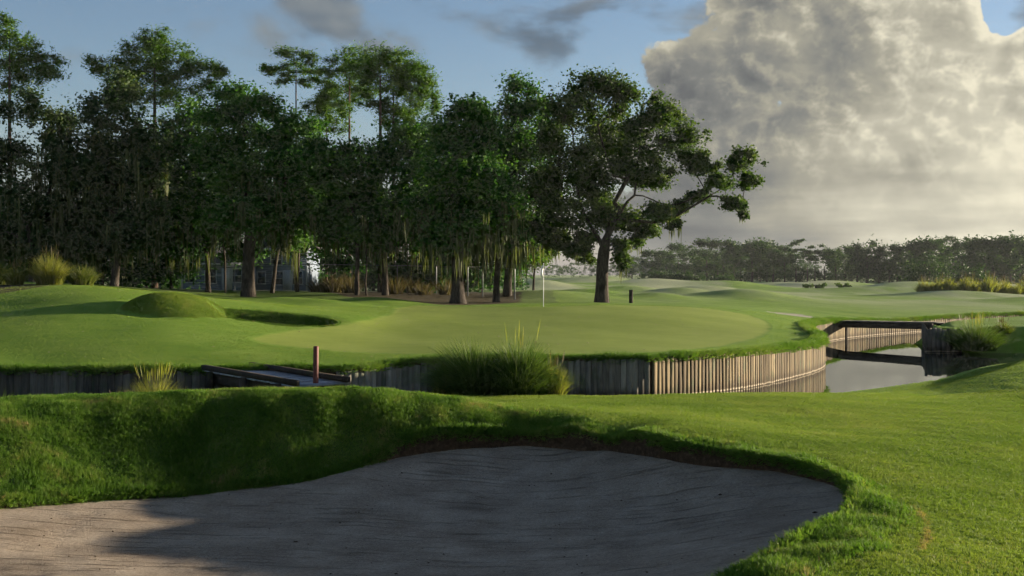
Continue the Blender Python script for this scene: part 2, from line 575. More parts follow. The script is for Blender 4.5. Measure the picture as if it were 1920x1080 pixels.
PROM = np.array([(19.2, 51.0), (20.7, 50.75), (23, 50.6), (27, 50.2), (33, 49.6), (45, 48.5), (70, 52), (70, 70), (45, 68), (30, 64.5), (25, 61.6), (22.2, 58.6), (21.3, 57.2), (20.2, 54)])


def HB(x, y):
    x = np.asarray(x, float); y = np.asarray(y, float)
    P = np.column_stack([x, y])
    d, sg = seg_dist(P, BANK)
    s = -d * sg
    base = HB0(x, y)
    base = base + 0.012 * vnoise(x, y, 1.7, 21) + 0.012 * vnoise(x, y, 0.5, 22)
    z = base * sstep(s, 0.0, 2.4) - 0.7 * sstep(-s, 0.0, 1.0)
    sp = sdf_poly(P, PROM)
    wall = (x < 20.9)
    top = 1.12 + 0.10 * sstep(x, 21, 30) + 0.05 * vnoise(x, y, 2.5, 8)
    zp = np.where(wall, -0.7 + (top + 0.7) * sstep(sp, 0.12, 0.5), -0.7 + (top + 0.7) * sstep(sp, -1.6, 1.5))
    z = np.where((y > 44.5) & (x > 12), np.maximum(z, zp), z)
    return z


# bunker outline: (column, row, height of the sand edge)
SAND_E = [(-420, 1000, .03), (-200, 975, .0), (0, 955, -.02), (200, 937, -.08), (400, 925, -.12), (560, 905, -.01), (640, 887, .09), (750, 858, .23), (850, 843, .32), (1000, 838, .36), (1150, 848, .42),
          (1280, 868, .50), (1400, 880, .55), (1500, 893, .58), (1570, 914, .62), (1601, 940, .64), (1577, 985, .66), (1485, 1035, .66), (1390, 1080, .66), (1230, 1180, .60), (900, 1360, .40), (400, 1500, .0), (-300, 1500, -.15), (-700, 1200, -.2)]
se = [((HZ - z) * F / (py - HY), px, z) for px, py, z in SAND_E]
BUNK = catmull([(X(px, d), d) for d, px, z in se] + [(X(se[0][1], se[0][0]), se[0][0])], 0.12)[:-1]
MS = [(px, d, z) for d, px, z in se]
MS += [(px, (HZ - z) * F / (py - HY), z) for px, py, z in [(200, 1000, -.20), (500, 960, -.18), (800, 900, .01), (1000, 880, .10), (800, 960, -.14), (500, 1040, -.20), (1100, 960, -.03), (1250, 940, .13), (900, 1060, -.10), (1200, 1030, .16), (200, 1070, -.16), (1400, 940, .34), (1400, 1000, .42)]]
HS0 = TPS(MS, 1e-3)


def HS(x, y):
    return HS0(np.asarray(x, float), np.asarray(y, float)) + 0.018 * vnoise(x, y, 0.9, 31) + 0.010 * vnoise(x, y, 0.33, 32)


def ground_pt(px, py, lo=29, hi=120):
    """where the line of sight through a picture point meets the far ground"""
    d = np.linspace(lo, hi, 1200)
    x = (px - CX) / F * d
    gap = Zp(py, d) - HA(x, d)
    k = np.argmax(gap <= 0)
    return x[k], d[k]


def hA(x, y): return float(HA(np.array([x]), np.array([y]))[0])
def hB(x, y): return float(HB(np.array([x]), np.array([y]))[0])


# ------------------------------------------------------------------ materials
def mat_new(name):
    m = bpy.data.materials.new(name)
    m.use_nodes = True
    return m, NT(m.node_tree)


def finish(T, bsdf, bump=None):
    out = T.n('ShaderNodeOutputMaterial')
    T.set(out.inputs['Surface'], bsdf)


def principled(T, col, rough=0.8, spec=0.3, bump_h=None, bump_s=0.3, bump_d=0.02, **kw):
    b = T.n('ShaderNodeBsdfPrincipled')
    if isinstance(col, tuple): col = (*col[:3], 1.0)
    T.set(b.inputs['Base Color'], col)
    T.set(b.inputs['Roughness'], rough)
    b.inputs['Specular IOR Level'].default_value = spec
    for k, v in kw.items():
        T.set(b.inputs[k], v)
    if bump_h is not None:
        bp = T.n('ShaderNodeBump')
        bp.inputs['Strength'].default_value = bump_s
        bp.inputs['Distance'].default_value = bump_d
        T.set(bp.inputs['Height'], bump_h)
        T.set(b.inputs['Normal'], bp.outputs[0])
    return b.outputs[0]


def geo_pos(T):
    return T.n('ShaderNodeNewGeometry').outputs['Position']


def turf_material():
    m, T = mat_new('turf')
    p = geo_pos(T)
    green, rough, litter, sand = T.attr('green'), T.attr('rough'), T.attr('litter'), T.attr('sand')
    n1 = T.noise(p, 0.35, 5, 0.6)
    n2 = T.noise(p, 2.6, 5, 0.65)
    n3 = T.noise(p, 16.0, 4, 0.7)
    n4 = T.noise(p, 70.0, 3, 0.7)
    st = T.noise(T.scale(p, (.35, 1.6, 1.0)), 1.0, 4, .65)
    f = T.m('ADD', T.m('MULTIPLY', n1, .30), T.m('ADD', T.m('MULTIPLY', n2, .22), T.m('ADD', T.m('MULTIPLY', n3, .26), T.m('MULTIPLY', st, .22))))
    dt = T.n('ShaderNodeVectorMath', operation='DOT_PRODUCT'); T.set(dt.inputs[0], p); dt.inputs[1].default_value = (1.35, 1.1, 0.0)
    mow = T.ss(T.m('SINE', T.m('ADD', dt.outputs['Value'], T.m('MULTIPLY', n1, 1.5))), -.35, .35, -.022, .022)
    f = T.m('ADD', f, mow)
    fair = T.ramp(f, [(.38, (.108, .200, .018)), (.5, (.152, .255, .028)), (.61, (.205, .295, .046))])
    put = T.ramp(f, [(.38, (.215, .280, .040)), (.5, (.25, .312, .052)), (.62, (.285, .338, .066))])
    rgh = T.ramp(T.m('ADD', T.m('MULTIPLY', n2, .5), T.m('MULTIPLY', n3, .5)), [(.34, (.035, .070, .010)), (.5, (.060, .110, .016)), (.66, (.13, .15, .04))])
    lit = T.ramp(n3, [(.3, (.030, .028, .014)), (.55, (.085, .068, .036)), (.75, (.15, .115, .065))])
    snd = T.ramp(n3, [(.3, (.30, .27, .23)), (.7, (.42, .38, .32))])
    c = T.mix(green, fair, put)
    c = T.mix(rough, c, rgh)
    mist_tint = T.m('MULTIPLY', T.attr('mist_tint'), T.ss(T.noise(T.scale(p, (1.0, .35, 1.0)), .06, 4, .6), .38, .60))
    c = T.mix(mist_tint, c, (.37, .385, .23))  # pale mist bands painted into the far turf colour
    c = T.mix(T.ss(T.m('ADD', litter, T.m('MULTIPLY', T.m('SUBTRACT', n2, .5), .9)), .35, .65), c, lit)
    c = T.mix(sand, c, snd)
    h = T.m('ADD', T.m('MULTIPLY', n3, .6), T.m('MULTIPLY', n4, .4))
    h = T.m('MULTIPLY', h, T.m('SUBTRACT', 1.0, T.m('MULTIPLY', green, 0.75)))
    b = principled(T, c, .85, .12, h, .75, .05)
    finish(T, b)
    return m


def sand_material():
    m, T = mat_new('bunker_sand')
    p = geo_pos(T)
    n2 = T.noise(p, 1.1, 5, 0.6)
    n3 = T.noise(p, 22.0, 5, 0.75)
    n4 = T.noise(p, 130.0, 2, 0.7)
    f = T.m('ADD', T.m('MULTIPLY', n2, .35), T.m('ADD', T.m('MULTIPLY', n3, .40), T.m('MULTIPLY', n4, .25)))
    c = T.ramp(f, [(.40, (.20, .155, .112)), (.5, (.295, .238, .178)), (.585, (.41, .34, .26))])
    # rake grooves sweeping along the basin
    sep = T.n('ShaderNodeSeparateXYZ'); T.set(sep.inputs[0], p)
    wob = T.m('MULTIPLY', T.noise(p, 0.22, 1, 0.5), 1.2)
    arc = T.m('ADD', sep.outputs[1], T.m('ADD', wob, T.m('MULTIPLY', T.m('POWER', T.m('ADD', sep.outputs[0], 8.0), 2.0), 0.016)))
    v = T.comb(T.m('MULTIPLY', sep.outputs[0], .30), T.m('MULTIPLY', arc, 5.0), 0.0)
    g = T.noise(v, 2.0, 5, 0.72)
    gr = T.ss(g, .33, .45)
    rk = T.noise(T.comb(T.m('MULTIPLY', sep.outputs[0], .5), T.m('MULTIPLY', arc, 22.0), 1.0), 1.0, 2, .5)
    h = T.m('ADD', T.m('MULTIPLY', gr, 1.0), T.m('ADD', T.m('MULTIPLY', n3, .7), T.m('ADD', T.m('MULTIPLY', rk, .5), T.m('MULTIPLY', n4, .15))))
    c = T.mix(T.m('MULTIPLY', T.m('SUBTRACT', 1.0, gr), .30), c, (.10, .082, .062))
    finish(T, principled(T, c, .95, .05, h, .85, .035))
    return m


def soil_material():
    m, T = mat_new('soil')
    p = geo_pos(T)
    n = T.noise(p, 14.0, 5, .7)
    c = T.ramp(n, [(.3, (.035, .022, .014)), (.55, (.085, .055, .034)), (.72, (.15, .10, .065))])
    finish(T, principled(T, c, .95, .05, n, .9, .05))
    return m


def water_material():
    m, T = mat_new('water')
    p = geo_pos(T)
    n = T.noise(T.scale(p, (1.0, .6, 1.0)), 1.6, 2, .5)
    b = principled(T, (.020, .026, .022), .015, 1.0, n, .03, .02)
    b.node.inputs['IOR'].default_value = 3.2
    finish(T, b)
    return m


def wood_material(name, dark, mid, light, algae=(.05, .075, .04), band=True):
    m, T = mat_new(name)
    p = geo_pos(T)
    oi = T.n('ShaderNodeObjectInfo')
    r = oi.outputs['Random']
    off = T.n('ShaderNodeVectorMath', operation='ADD')
    T.set(off.inputs[0], p)
    T.set(off.inputs[1], T.comb(T.m('MULTIPLY', r, 37.0), T.m('MULTIPLY', r, 11.0), T.m('MULTIPLY', r, 53.0)))
    q = T.scale(off.outputs[0], (9.0, 9.0, 0.7))
    st = T.noise(q, 2.2, 6, .65)
    bl = T.noise(off.outputs[0], 2.3, 4, .6)
    f = T.m('ADD', T.m('MULTIPLY', st, .55), T.m('ADD', T.m('MULTIPLY', bl, .2), T.m('MULTIPLY', r, .34)))
    c = T.ramp(f, [(.30, dark), (.54, mid), (.80, light)])
    c = T.mix(T.m('MULTIPLY', T.ss(T.noise(off.outputs[0], 1.3, 3, .6), .52, .68), .55), c, algae)
    if band:
        sep = T.n('ShaderNodeSeparateXYZ'); T.set(sep.inputs[0], p)
        zz = T.m('ADD', sep.outputs[2], T.m('MULTIPLY', T.m('SUBTRACT', bl, .5), .12))
        wet = T.ss(zz, .10, .34, .62, 0.0)
        c = T.mix(wet, c, (.050, .034, .020))
        ln = T.m('MULTIPLY', T.ss(zz, .015, .03), T.ss(zz, .05, .085, 1.0, 0.0))
        c = T.mix(T.m('MULTIPLY', ln, .75), c, (.40, .34, .25))
    finish(T, principled(T, c, .85, .15, st, .6, .02))
    return m


def leaf_material(name, lo, mid, hi, trans=0.35, spec=.1):
    m, T = mat_new(name)
    t = T.attr('tint')
    c = T.ramp(t, [(0.0, lo), (.5, mid), (1.0, hi)])
    d = principled(T, c, .55, spec)
    tr = T.n('ShaderNodeBsdfTranslucent')
    T.set(tr.inputs['Color'], T.mix(1.0, c, (1.25, 1.35, .6), 'MULTIPLY'))
    mx = T.n('ShaderNodeMixShader')
    mx.inputs[0].default_value = trans
    T.set(mx.inputs[1], d); T.set(mx.inputs[2], tr.outputs[0])
    finish(T, mx.outputs[0])
    return m


def blade_material(name, stops, trans=.4, inst=True):
    m, T = mat_new(name)
    t = T.attr('tint', inst)
    c = T.ramp(t, stops)
    d = principled(T, c, .6, .15)
    tr = T.n('ShaderNodeBsdfTranslucent')
    T.set(tr.inputs['Color'], T.mix(1.0, c, (1.1, 1.15, .7), 'MULTIPLY'))
    mx = T.n('ShaderNodeMixShader')
    mx.inputs[0].default_value = trans
    T.set(mx.inputs[1], d); T.set(mx.inputs[2], tr.outputs[0])
    finish(T, mx.outputs[0])
    return m


def bark_material(name, a, b, c3):
    m, T = mat_new(name)
    tc = T.n('ShaderNodeTexCoord').outputs['Object']
    q = T.scale(tc, (5.0, 5.0, 1.2))
    n = T.noise(q, 2.0, 6, .7, .4)
    c = T.ramp(n, [(.3, a), (.5, b), (.7, c3)])
    finish(T, principled(T, c, .9, .1, n, .9, .08))
    return m


def plain(name, col, rough=.7, spec=.3, var=.18, scale=3.0, **kw):
    m, T = mat_new(name)
    n = T.noise(geo_pos(T), scale, 5, .6)
    lo = tuple(v * (1 - var) for v in col); hi = tuple(min(1, v * (1 + var)) for v in col)
    c = T.ramp(n, [(.3, lo), (.7, hi)])
    finish(T, principled(T, c, rough, spec, n, .15, .01, **kw))
    return m


M = dict(
    turf=turf_material(), sand=sand_material(), soil=soil_material(), water=water_material(),
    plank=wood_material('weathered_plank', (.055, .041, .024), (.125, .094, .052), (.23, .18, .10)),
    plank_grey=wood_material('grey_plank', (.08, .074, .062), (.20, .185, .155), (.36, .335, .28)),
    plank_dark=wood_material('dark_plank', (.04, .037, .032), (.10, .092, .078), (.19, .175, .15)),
    deck=wood_material('deck_wood', (.14, .15, .165), (.28, .30, .325), (.44, .46, .49), (.12, .13, .11), False),
    beam=wood_material('dark_beam', (.018, .015, .012), (.045, .036, .028), (.09, .07, .055), (.05, .06, .03), False),
    stake=plain('stake_paint', (.15, .045, .035), .6),
    bark=bark_material('oak_bark', (.018, .015, .012), (.048, .040, .032), (.105, .09, .072)),
    pbark=bark_material('pine_bark', (.030, .020, .014), (.085, .058, .042), (.17, .125, .095)),
    oak=leaf_material('oak_leaf', (.016, .058, .014), (.046, .125, .026), (.105, .20, .040), .38),
    oak2=leaf_material('oak_leaf_olive', (.022, .048, .014), (.050, .092, .024), (.105, .148, .040), .38),
    green_leaf=leaf_material('fresh_leaf', (.030, .065, .009), (.075, .14, .017), (.14, .21, .03), .4),
    pine=leaf_material('pine_needle', (.020, .055, .008), (.050, .112, .012), (.11, .20, .022), .35),
    dull=leaf_material('dull_leaf', (.020, .044, .018), (.046, .082, .032), (.090, .125, .050), .33),
    far=leaf_material('far_leaf', (.014, .040, .010), (.034, .078, .018), (.072, .13, .030), .25),
    moss=leaf_material('spanish_moss', (.045, .058, .028), (.085, .10, .046), (.15, .165, .075), .35, .05),
    dry=leaf_material('dry_stem', (.045, .036, .020), (.090, .072, .040), (.17, .14, .075), .35),
    metal=plain('galvanised_steel', (.13, .14, .14), .45, .5, .1, 8.0, Metallic=.6),
    pole=plain('white_pole', (.78, .78, .75), .4, .5, .05),
    flag=plain('flag_cloth', (.80, .80, .77), .8, .1, .05),
    wall=plain('pale_blue_siding', (.17, .21, .27), .7, .3, .08),
    trim=plain('white_trim', (.40, .43, .47), .6, .3, .05),
    roof=plain('roof_shingle', (.10, .095, .09), .9, .1, .25),
    glass=plain('window_glass', (.03, .04, .05), .08, .8, .1),
    ball=plain('ball_white', (.8, .8, .78), .4, .4, .03),
)

# ------------------------------------------------------------------ ground sheet


def clip_sheet(P, tris, s):
    """cut triangles along s = 0; returns points, triangles with s > 0, triangles with s < 0"""
    st = s[tris]
    pos = (st >= 0).all(1); neg = (st < 0).all(1)
    mixed = tris[~(pos | neg)]
    newP = []; cache = {}
    base = len(P)
    tp, tn = [], []

    def cut(i, j):
        key = (i, j) if i < j else (j, i)
        if key not in cache:
            a, b = key
            t = s[a] / (s[a] - s[b])
            t = min(max(t, 1e-4), 1 - 1e-4)
            newP.append(P[a] + t * (P[b] - P[a]))
            cache[key] = base + len(newP) - 1
        return cache[key]
    for tri in mixed.tolist():
        sg = [s[i] >= 0 for i in tri]
        k = sg.index(True) if sum(sg) == 1 else sg.index(False)
        a, b, c = tri[k], tri[(k + 1) % 3], tri[(k + 2) % 3]
        ab, ac = cut(a, b), cut(a, c)
        one, two = (tp, tn) if sum(sg) == 1 else (tn, tp)
        one.append((a, ab, ac)); two.append((ab, b, c)); two.append((ab, c, ac))
    P2 = np.vstack([P, np.array(newP).reshape(-1, 2)])
    tp = np.vstack([tris[pos], np.array(tp, int).reshape(-1, 3)])
    tn = np.vstack([tris[neg], np.array(tn, int).reshape(-1, 3)])
    return P2, tp, tn


def compact(P, tris):
    u, inv = np.unique(tris, return_inverse=True)
    return P[u], inv.reshape(-1, 3)


def s_wall(P):
    d, sg = seg_dist(P, AWALL)
    return d * sg


GREEN_PX = [(470, 633), (500, 645), (600, 655), (800, 664), (1000, 665), (1200, 662), (1330, 652), (1420, 632), (1443, 612), (1420, 596), (1360, 583), (1240, 574), (1100, 573), (1020, 575.5), (900, 575), (790, 573), (745, 577), (735, 588), (680, 602), (560, 618)]
GREEN = catmull([ground_pt(a, b) for a, b in GREEN_PX] + [ground_pt(*GREEN_PX[0])], .4)[:-1]
LITTER = np.array([(X(560, 90), 90), (X(640, 73), 73), (X(700, 70), 70), (X(840, 65.5), 65.5), (X(930, 67), 67), (X(985, 71), 71), (X(985, 92), 92), (X(800, 104), 104)])
CHIPS = np.array([(X(-120, 49), 49), (X(0, 48), 48), (X(50, 50), 50), (X(90, 52), 52), (X(200, 56), 56), (X(180, 62), 62), (X(-120, 62), 62)])


def build_ground():
    az = np.concatenate([np.arange(-82, -33, 1.6), np.arange(-32.6, -27, .35), np.arange(-26.8, 26.8, .1), np.arange(27, 33, .35), np.arange(34, 83, 1.6)])
    r = [4.0]
    while r[-1] < 4200:
        q = r[-1]
        r.append(q * (1.02 if q < 9 else 1.0092 if q < 80 else 1.014 if q < 160 else 1.035))
    r = np.array(r)
    A, R = np.meshgrid(np.radians(az), r)
    P = np.column_stack([(R * np.sin(A)).ravel(), (R * np.cos(A)).ravel()])
    nc = len(az); nr = len(r)
    i = (np.arange(nr - 1)[:, None] * nc + np.arange(nc - 1)[None, :]).ravel()
    tris = np.vstack([np.column_stack([i, i + 1, i + nc + 1]), np.column_stack([i, i + nc + 1, i + nc])])
    P, tA, tB = clip_sheet(P, tris, s_wall(P))
    PA, tA = compact(P, tA)
    PB, tB = compact(P, tB)
    PB, tIn, tOut = clip_sheet(PB, tB, sdf_poly(PB, BUNK))
    PS, tS = compact(PB, tIn)
    PB, tB = compact(PB, tOut)
    zA = HA(PA[:, 0], PA[:, 1]); zB = HB(PB[:, 0], PB[:, 1]); zS = HS(PS[:, 0], PS[:, 1])
    # turf zones of the far side
    g = sstep(sdf_poly(PA, GREEN) + .12 * vnoise(PA[:, 0], PA[:, 1], .8, 9), -.10, .16)
    lt = np.maximum(sstep(sdf_poly(PA, LITTER), -.6, 1.2), sstep(sdf_poly(PA, CHIPS), -.3, .3))
    ex, ey = PA[:, 0] - KNOB[0], PA[:, 1] - KNOB[1]
    rough = .0 * (1 - sstep(np.sqrt((ex / 1.9) ** 2 + (ey / 2.15) ** 2), .9, 1.0))
    rp = np.sqrt(((PA[:, 0] - POT[0]) / 2.75) ** 2 + ((PA[:, 1] - POT[1]) / 1.75) ** 2)
    rough = np.maximum(rough, .8 * (1 - sstep(rp, .92, 1.05)))
    sw = np.abs(s_wall(PA))
    rough = np.maximum(rough, .7 * (1 - sstep(sw, .25, .8)))
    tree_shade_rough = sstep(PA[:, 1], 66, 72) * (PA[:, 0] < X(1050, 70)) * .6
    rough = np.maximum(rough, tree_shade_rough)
    r2 = np.sqrt(((PA[:, 0] - X(1492, 62)) / 1.6) ** 2 + ((PA[:, 1] - 62) / 1.9) ** 2)
    snd = 1 - sstep(r2 + .15 * vnoise(PA[:, 0], PA[:, 1], .7, 2), .8, .95)
    mist_tint = .85 * sstep(PA[:, 1], 62, 115)  # far fairway zone where mist is put into the turf colour
    ru = rough_zone(PB[:, 0], PB[:, 1])
    zero = np.zeros(len(PB))
    V = np.vstack([np.column_stack([PA, zA]), np.column_stack([PB, zB])])
    at = dict(green=np.concatenate([g, zero]), rough=np.concatenate([rough, ru]), litter=np.concatenate([lt, zero]), mist_tint=np.concatenate([mist_tint, zero]), sand=np.concatenate([snd, zero]))
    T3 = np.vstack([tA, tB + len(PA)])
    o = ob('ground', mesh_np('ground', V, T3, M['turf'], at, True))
    tag(o, kind='structure')
    o2 = ob('bunker_sand', mesh_np('bunker_sand', np.column_stack([PS, zS]), tS, M['sand'], None, True))
    tag(o2, kind='structure')
    # cut earth face between turf edge and sand
    L = np.vstack([BUNK, BUNK[:1]])
    c = L.mean(0)
    zt = HB(L[:, 0], L[:, 1]) + .004
    zb = HS(L[:, 0], L[:, 1]) - .06
    k = len(L)
    mid = .5 * (zt + zb)
    nrm = np.gradient(L, axis=0); nrm = np.column_stack([-nrm[:, 1], nrm[:, 0]]); nrm /= np.linalg.norm(nrm, axis=1, keepdims=True)
    jit = (.025 * vnoise(np.arange(k), np.zeros(k), 2.0, 5))[:, None]
    V = np.vstack([np.column_stack([L, zt]), np.column_stack([L + nrm * (jit + .01), mid]), np.column_stack([L, zb])])
    i = np.arange(k - 1)
    Fq = np.vstack([np.column_stack([i, i + 1, i + 1 + k, i + k]), np.column_stack([i + k, i + k + 1, i + 2 * k + 1, i + 2 * k])])
    o3 = ob('bunker_lip', mesh_np('bunker_lip', V, Fq, M['soil'], None, True))
    tag(o3, kind='structure')


ROUGH_IN = catmull([(X(px, d), d) for px, d in [(-700, 18.4), (-300, 19.1), (0, 20.6), (200, 21.45), (350, 21.65), (550, 21.9), (690, 22.05), (780, 22.1), (900, 22.1), (1000, 21.8), (1100, 20.7), (1200, 19.6), (1280, 18.6), (1400, 17.7), (1500, 16.9), (1590, 15.5), (1640, 14.4), (1700, 12.6), (1660, 11.2), (1560, 10.0), (1450, 9.0), (1200, 7.5), (700, 5.5), (-500, 5.5), (-2500, 13)]], .5)


def rough_zone(x, y):
    return sstep(sdf_poly(np.column_stack([x, y]), ROUGH_IN) + .15 * vnoise(x, y, .5, 14), -.15, .35)


build_ground()

# earth face under the turf edge behind the plank walls
Lw = AWALL[(AWALL[:, 0] > -40)]
zt = HA(Lw[:, 0], Lw[:, 1]) + .006
kk = len(Lw); ii = np.arange(kk - 1)
tag(ob('turf_edge', mesh_np('turf_edge', np.vstack([np.column_stack([Lw, zt]), np.column_stack([Lw, zt * 0 - .6])]), np.column_stack([ii, ii + 1, ii + 1 + kk, ii + kk]), M['soil'])), kind='structure')

wv = np.array([(-90, 25.2, 0), (60, 25.2, 0), (75, 95, 0), (-90, 95, 0)], float)
tag(ob('water', mesh_np('water', wv, np.array([(0, 1, 2, 3)]), M['water'])), kind='structure')

# ------------------------------------------------------------------ plank walls along the channel


def plank_wall(name, label, line, mat, width=.20, top=None, top_off=-.06, thick=.05, side=-1.0, bottom=-.55, cap=False):
    """sheet wall of upright planks along a polyline; side -1 stands on the right of travel"""
    seg = np.linalg.norm(np.diff(line, axis=0), axis=1)
    s = np.concatenate([[0], np.cumsum(seg)])
    n = int(s[-1] / width)
    base = empty(name, (line[0][0], line[0][1], 0.0))
    tag(base, label, 'bulkhead')
    variants = []
    for k in range(6):
        b = MB()
        wd = width - .003 - .005 * (k % 3)
        b.box((0, 0, 0), (wd, thick, 1.0))
        v = b.v[0]
        v[4:, 0] *= .99
        v[4:, 2] += rng.uniform(-.035, .035, 4) * np.array([1, 1, 1, 1])
        v[:, 1] += rng.normal(0, .0015, 8)
        variants.append(b.mesh('plank', mat))
    for i in range(n):
        c = (i + .5) * width
        px_ = np.interp(c, s, line[:, 0]); py_ = np.interp(c, s, line[:, 1])
        a0 = np.array([np.interp(c - .1, s, line[:, 0]), np.interp(c - .1, s, line[:, 1])])
        a1 = np.array([np.interp(c + .1, s, line[:, 0]), np.interp(c + .1, s, line[:, 1])])
        t = (a1 - a0) / (np.linalg.norm(a1 - a0) + 1e-9)
        nrm = np.array([-t[1], t[0]]) * side
        off = thick * .5 + .012 + rng.uniform(0, .005)
        q = np.array([px_, py_]) + nrm * off
        zt = (hA(px_ - nrm[0] * .05, py_ - nrm[1] * .05) if top is None else top) + top_off + rng.normal(0, .018)
        o = ob('plank', variants[rng.integers(6)], base)
        o.location = (q[0] - base.location.x, q[1] - base.location.y, (zt + bottom) / 2)
        o.scale = (1, 1, zt - bottom)
        o.rotation_euler = (rng.normal(0, .004), rng.normal(0, .006), math.atan2(t[1], t[0]))
    return base


def sub_line(L, x0, x1):
    m = (L[:, 0] >= x0) & (L[:, 0] <= x1)
    return L[m]


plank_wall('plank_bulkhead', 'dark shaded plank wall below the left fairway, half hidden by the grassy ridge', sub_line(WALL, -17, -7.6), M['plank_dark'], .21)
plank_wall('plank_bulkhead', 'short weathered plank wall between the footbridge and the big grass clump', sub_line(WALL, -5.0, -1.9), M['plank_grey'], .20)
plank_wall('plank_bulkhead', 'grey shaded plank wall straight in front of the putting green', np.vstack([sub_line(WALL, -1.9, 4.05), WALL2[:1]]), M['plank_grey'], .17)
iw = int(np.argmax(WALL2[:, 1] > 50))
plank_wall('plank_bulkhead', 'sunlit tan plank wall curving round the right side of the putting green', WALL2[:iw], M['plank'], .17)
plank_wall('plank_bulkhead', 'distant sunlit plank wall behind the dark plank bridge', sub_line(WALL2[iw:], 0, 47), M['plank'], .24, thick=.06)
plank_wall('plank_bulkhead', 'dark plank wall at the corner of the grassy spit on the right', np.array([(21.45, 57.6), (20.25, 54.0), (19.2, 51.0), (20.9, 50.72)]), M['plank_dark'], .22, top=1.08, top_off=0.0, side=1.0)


def footbridge():
    a = np.array([-7.95, 30.75]); b = np.array([-4.65, 26.9])
    za, zb = hA(a[0], a[1] + .2) - .06, .90
    d = b - a
    L = float(np.linalg.norm(d)); t = d / L; nrm = np.array([-t[1], t[0]])
    rz = math.atan2(t[1], t[0]); tilt = math.atan2(za - zb, L)
    wdt = 1.55
    base = empty('footbridge', (*b, zb - .2))
    tag(base, 'low wooden footbridge with blue-grey deck boards and dark kerb beams, left of the red-brown stake', 'footbridge')
    board = MB().box((0, 0, 0), (.135, wdt, .04)).mesh('deck_board', M['deck'])
    n = int(L / .15)
    for i in range(n):
        f = (i + .5) / n
        p = a + d * f
        o = ob('deck_board', board, base)
        o.location = (p[0] - b[0], p[1] - b[1], za + (zb - za) * f - (zb - .2) + rng.normal(0, .004))
        o.rotation_euler = Matrix.Rotation(rz, 3, 'Z').to_euler()
        o.rotation_euler.y = 0
        o.rotation_euler = (Matrix.Rotation(rz, 3, 'Z') @ Matrix.Rotation(tilt, 3, 'Y')).to_euler()
    for sd in (-1, 1):
        for nm, off, dz, sz in (('kerb_beam', wdt / 2 - .06, .09, (L + .1, .13, .13)), ('girder', wdt / 2 - .16, -.17, (L - .1, .12, .27))):
            o = ob(nm, MB().box((0, 0, 0), sz, 0, .006).mesh(nm, M['beam']), base)
            c = (a + b) / 2 + nrm * sd * off
            o.location = (c[0] - b[0], c[1] - b[1], (za + zb) / 2 + dz - (zb - .2))
            o.rotation_euler = (Matrix.Rotation(rz, 3, 'Z') @ Matrix.Rotation(tilt, 3, 'Y')).to_euler()
        for f in (.12, .5, .86):
            p = a + d * f + nrm * sd * (wdt / 2 + .05)
            m = MB().tube([(0, 0, -1.7), (0, 0, -.5), (0, 0, .08)], [.11, .105, .10], 10).mesh('piling', M['beam'], True)
            o = ob('piling', m, base)
            o.location = (p[0] - b[0], p[1] - b[1], za + (zb - za) * f - (zb - .2) - .06)


footbridge()


def plank_bridge():
    a = np.array([18.0, 61.6]); b = np.array([22.1, 57.0])
    d = b - a; L = float(np.linalg.norm(d)); rz = math.atan2(d[1], d[0])
    nrm = np.array([-d[1], d[0]]) / L
    base = empty('plank_bridge', (*a, .8))
    tag(base, 'dark timber plank bridge across the far end of the water', 'footbridge')
    za, zb = 1.0, 1.1
    tilt = math.atan2(za - zb, L)
    R = (Matrix.Rotation(rz, 3, 'Z') @ Matrix.Rotation(tilt, 3, 'Y')).to_euler()
    for sd in (-1, 1):
        o = ob('girder', MB().box((0, 0, 0), (L, .14, .30), 0, .005).mesh('girder', M['beam']), base)
        c = (a + b) / 2 + nrm * sd * .55
        o.location = (c[0] - a[0], c[1] - a[1], (za + zb) / 2 - .17 - .8); o.rotation_euler = R
    board = MB().box((0, 0, 0), (.17, 1.35, .05)).mesh('deck_board', M['plank_dark'])
    n = int(L / .19)
    for i in range(n):
        f = (i + .5) / n
        p = a + d * f
        o = ob('deck_board', board, base)
        o.location = (p[0] - a[0], p[1] - a[1], za + (zb - za) * f + .01 - .8 + rng.normal(0, .003)); o.rotation_euler = R
    for sd in (-1, 1):
        p = a + d * .06 + nrm * sd * .66
        o = ob('piling', MB().tube([(0, 0, -1.6), (0, 0, .0)], [.13, .12], 10).mesh('piling', M['beam'], True), base)
        o.location = (p[0] - a[0], p[1] - a[1], .18)


plank_bridge()

# stakes, posts and the flag


def stake(name, label, x, y, z, h, w, mat, cat='stake'):
    b = MB()
    b.tube([(0, 0, -.25), (0, 0, h * .5), (0.006, 0, h - .03), (0.006, 0, h)], [w, w, w * .98, w * .86], 10)
    o = ob(name, b.mesh(name, mat, True), None, (x, y, z))
    tag(o, label, cat)


sx, sy = X(592, 27.2), 27.2
stake('hazard_stake', 'upright red-brown hazard stake beside the low wooden footbridge', sx, sy, hB(sx, sy), Zp(649, 27.2) - hB(sx, sy), .068, M['stake'])
sx, sy = X(1183, 70), 70
stake('wooden_post', 'short dark wooden post standing right of the big oak trunk', sx, sy, hA(sx, sy), .86, .13, M['bark'], 'post')


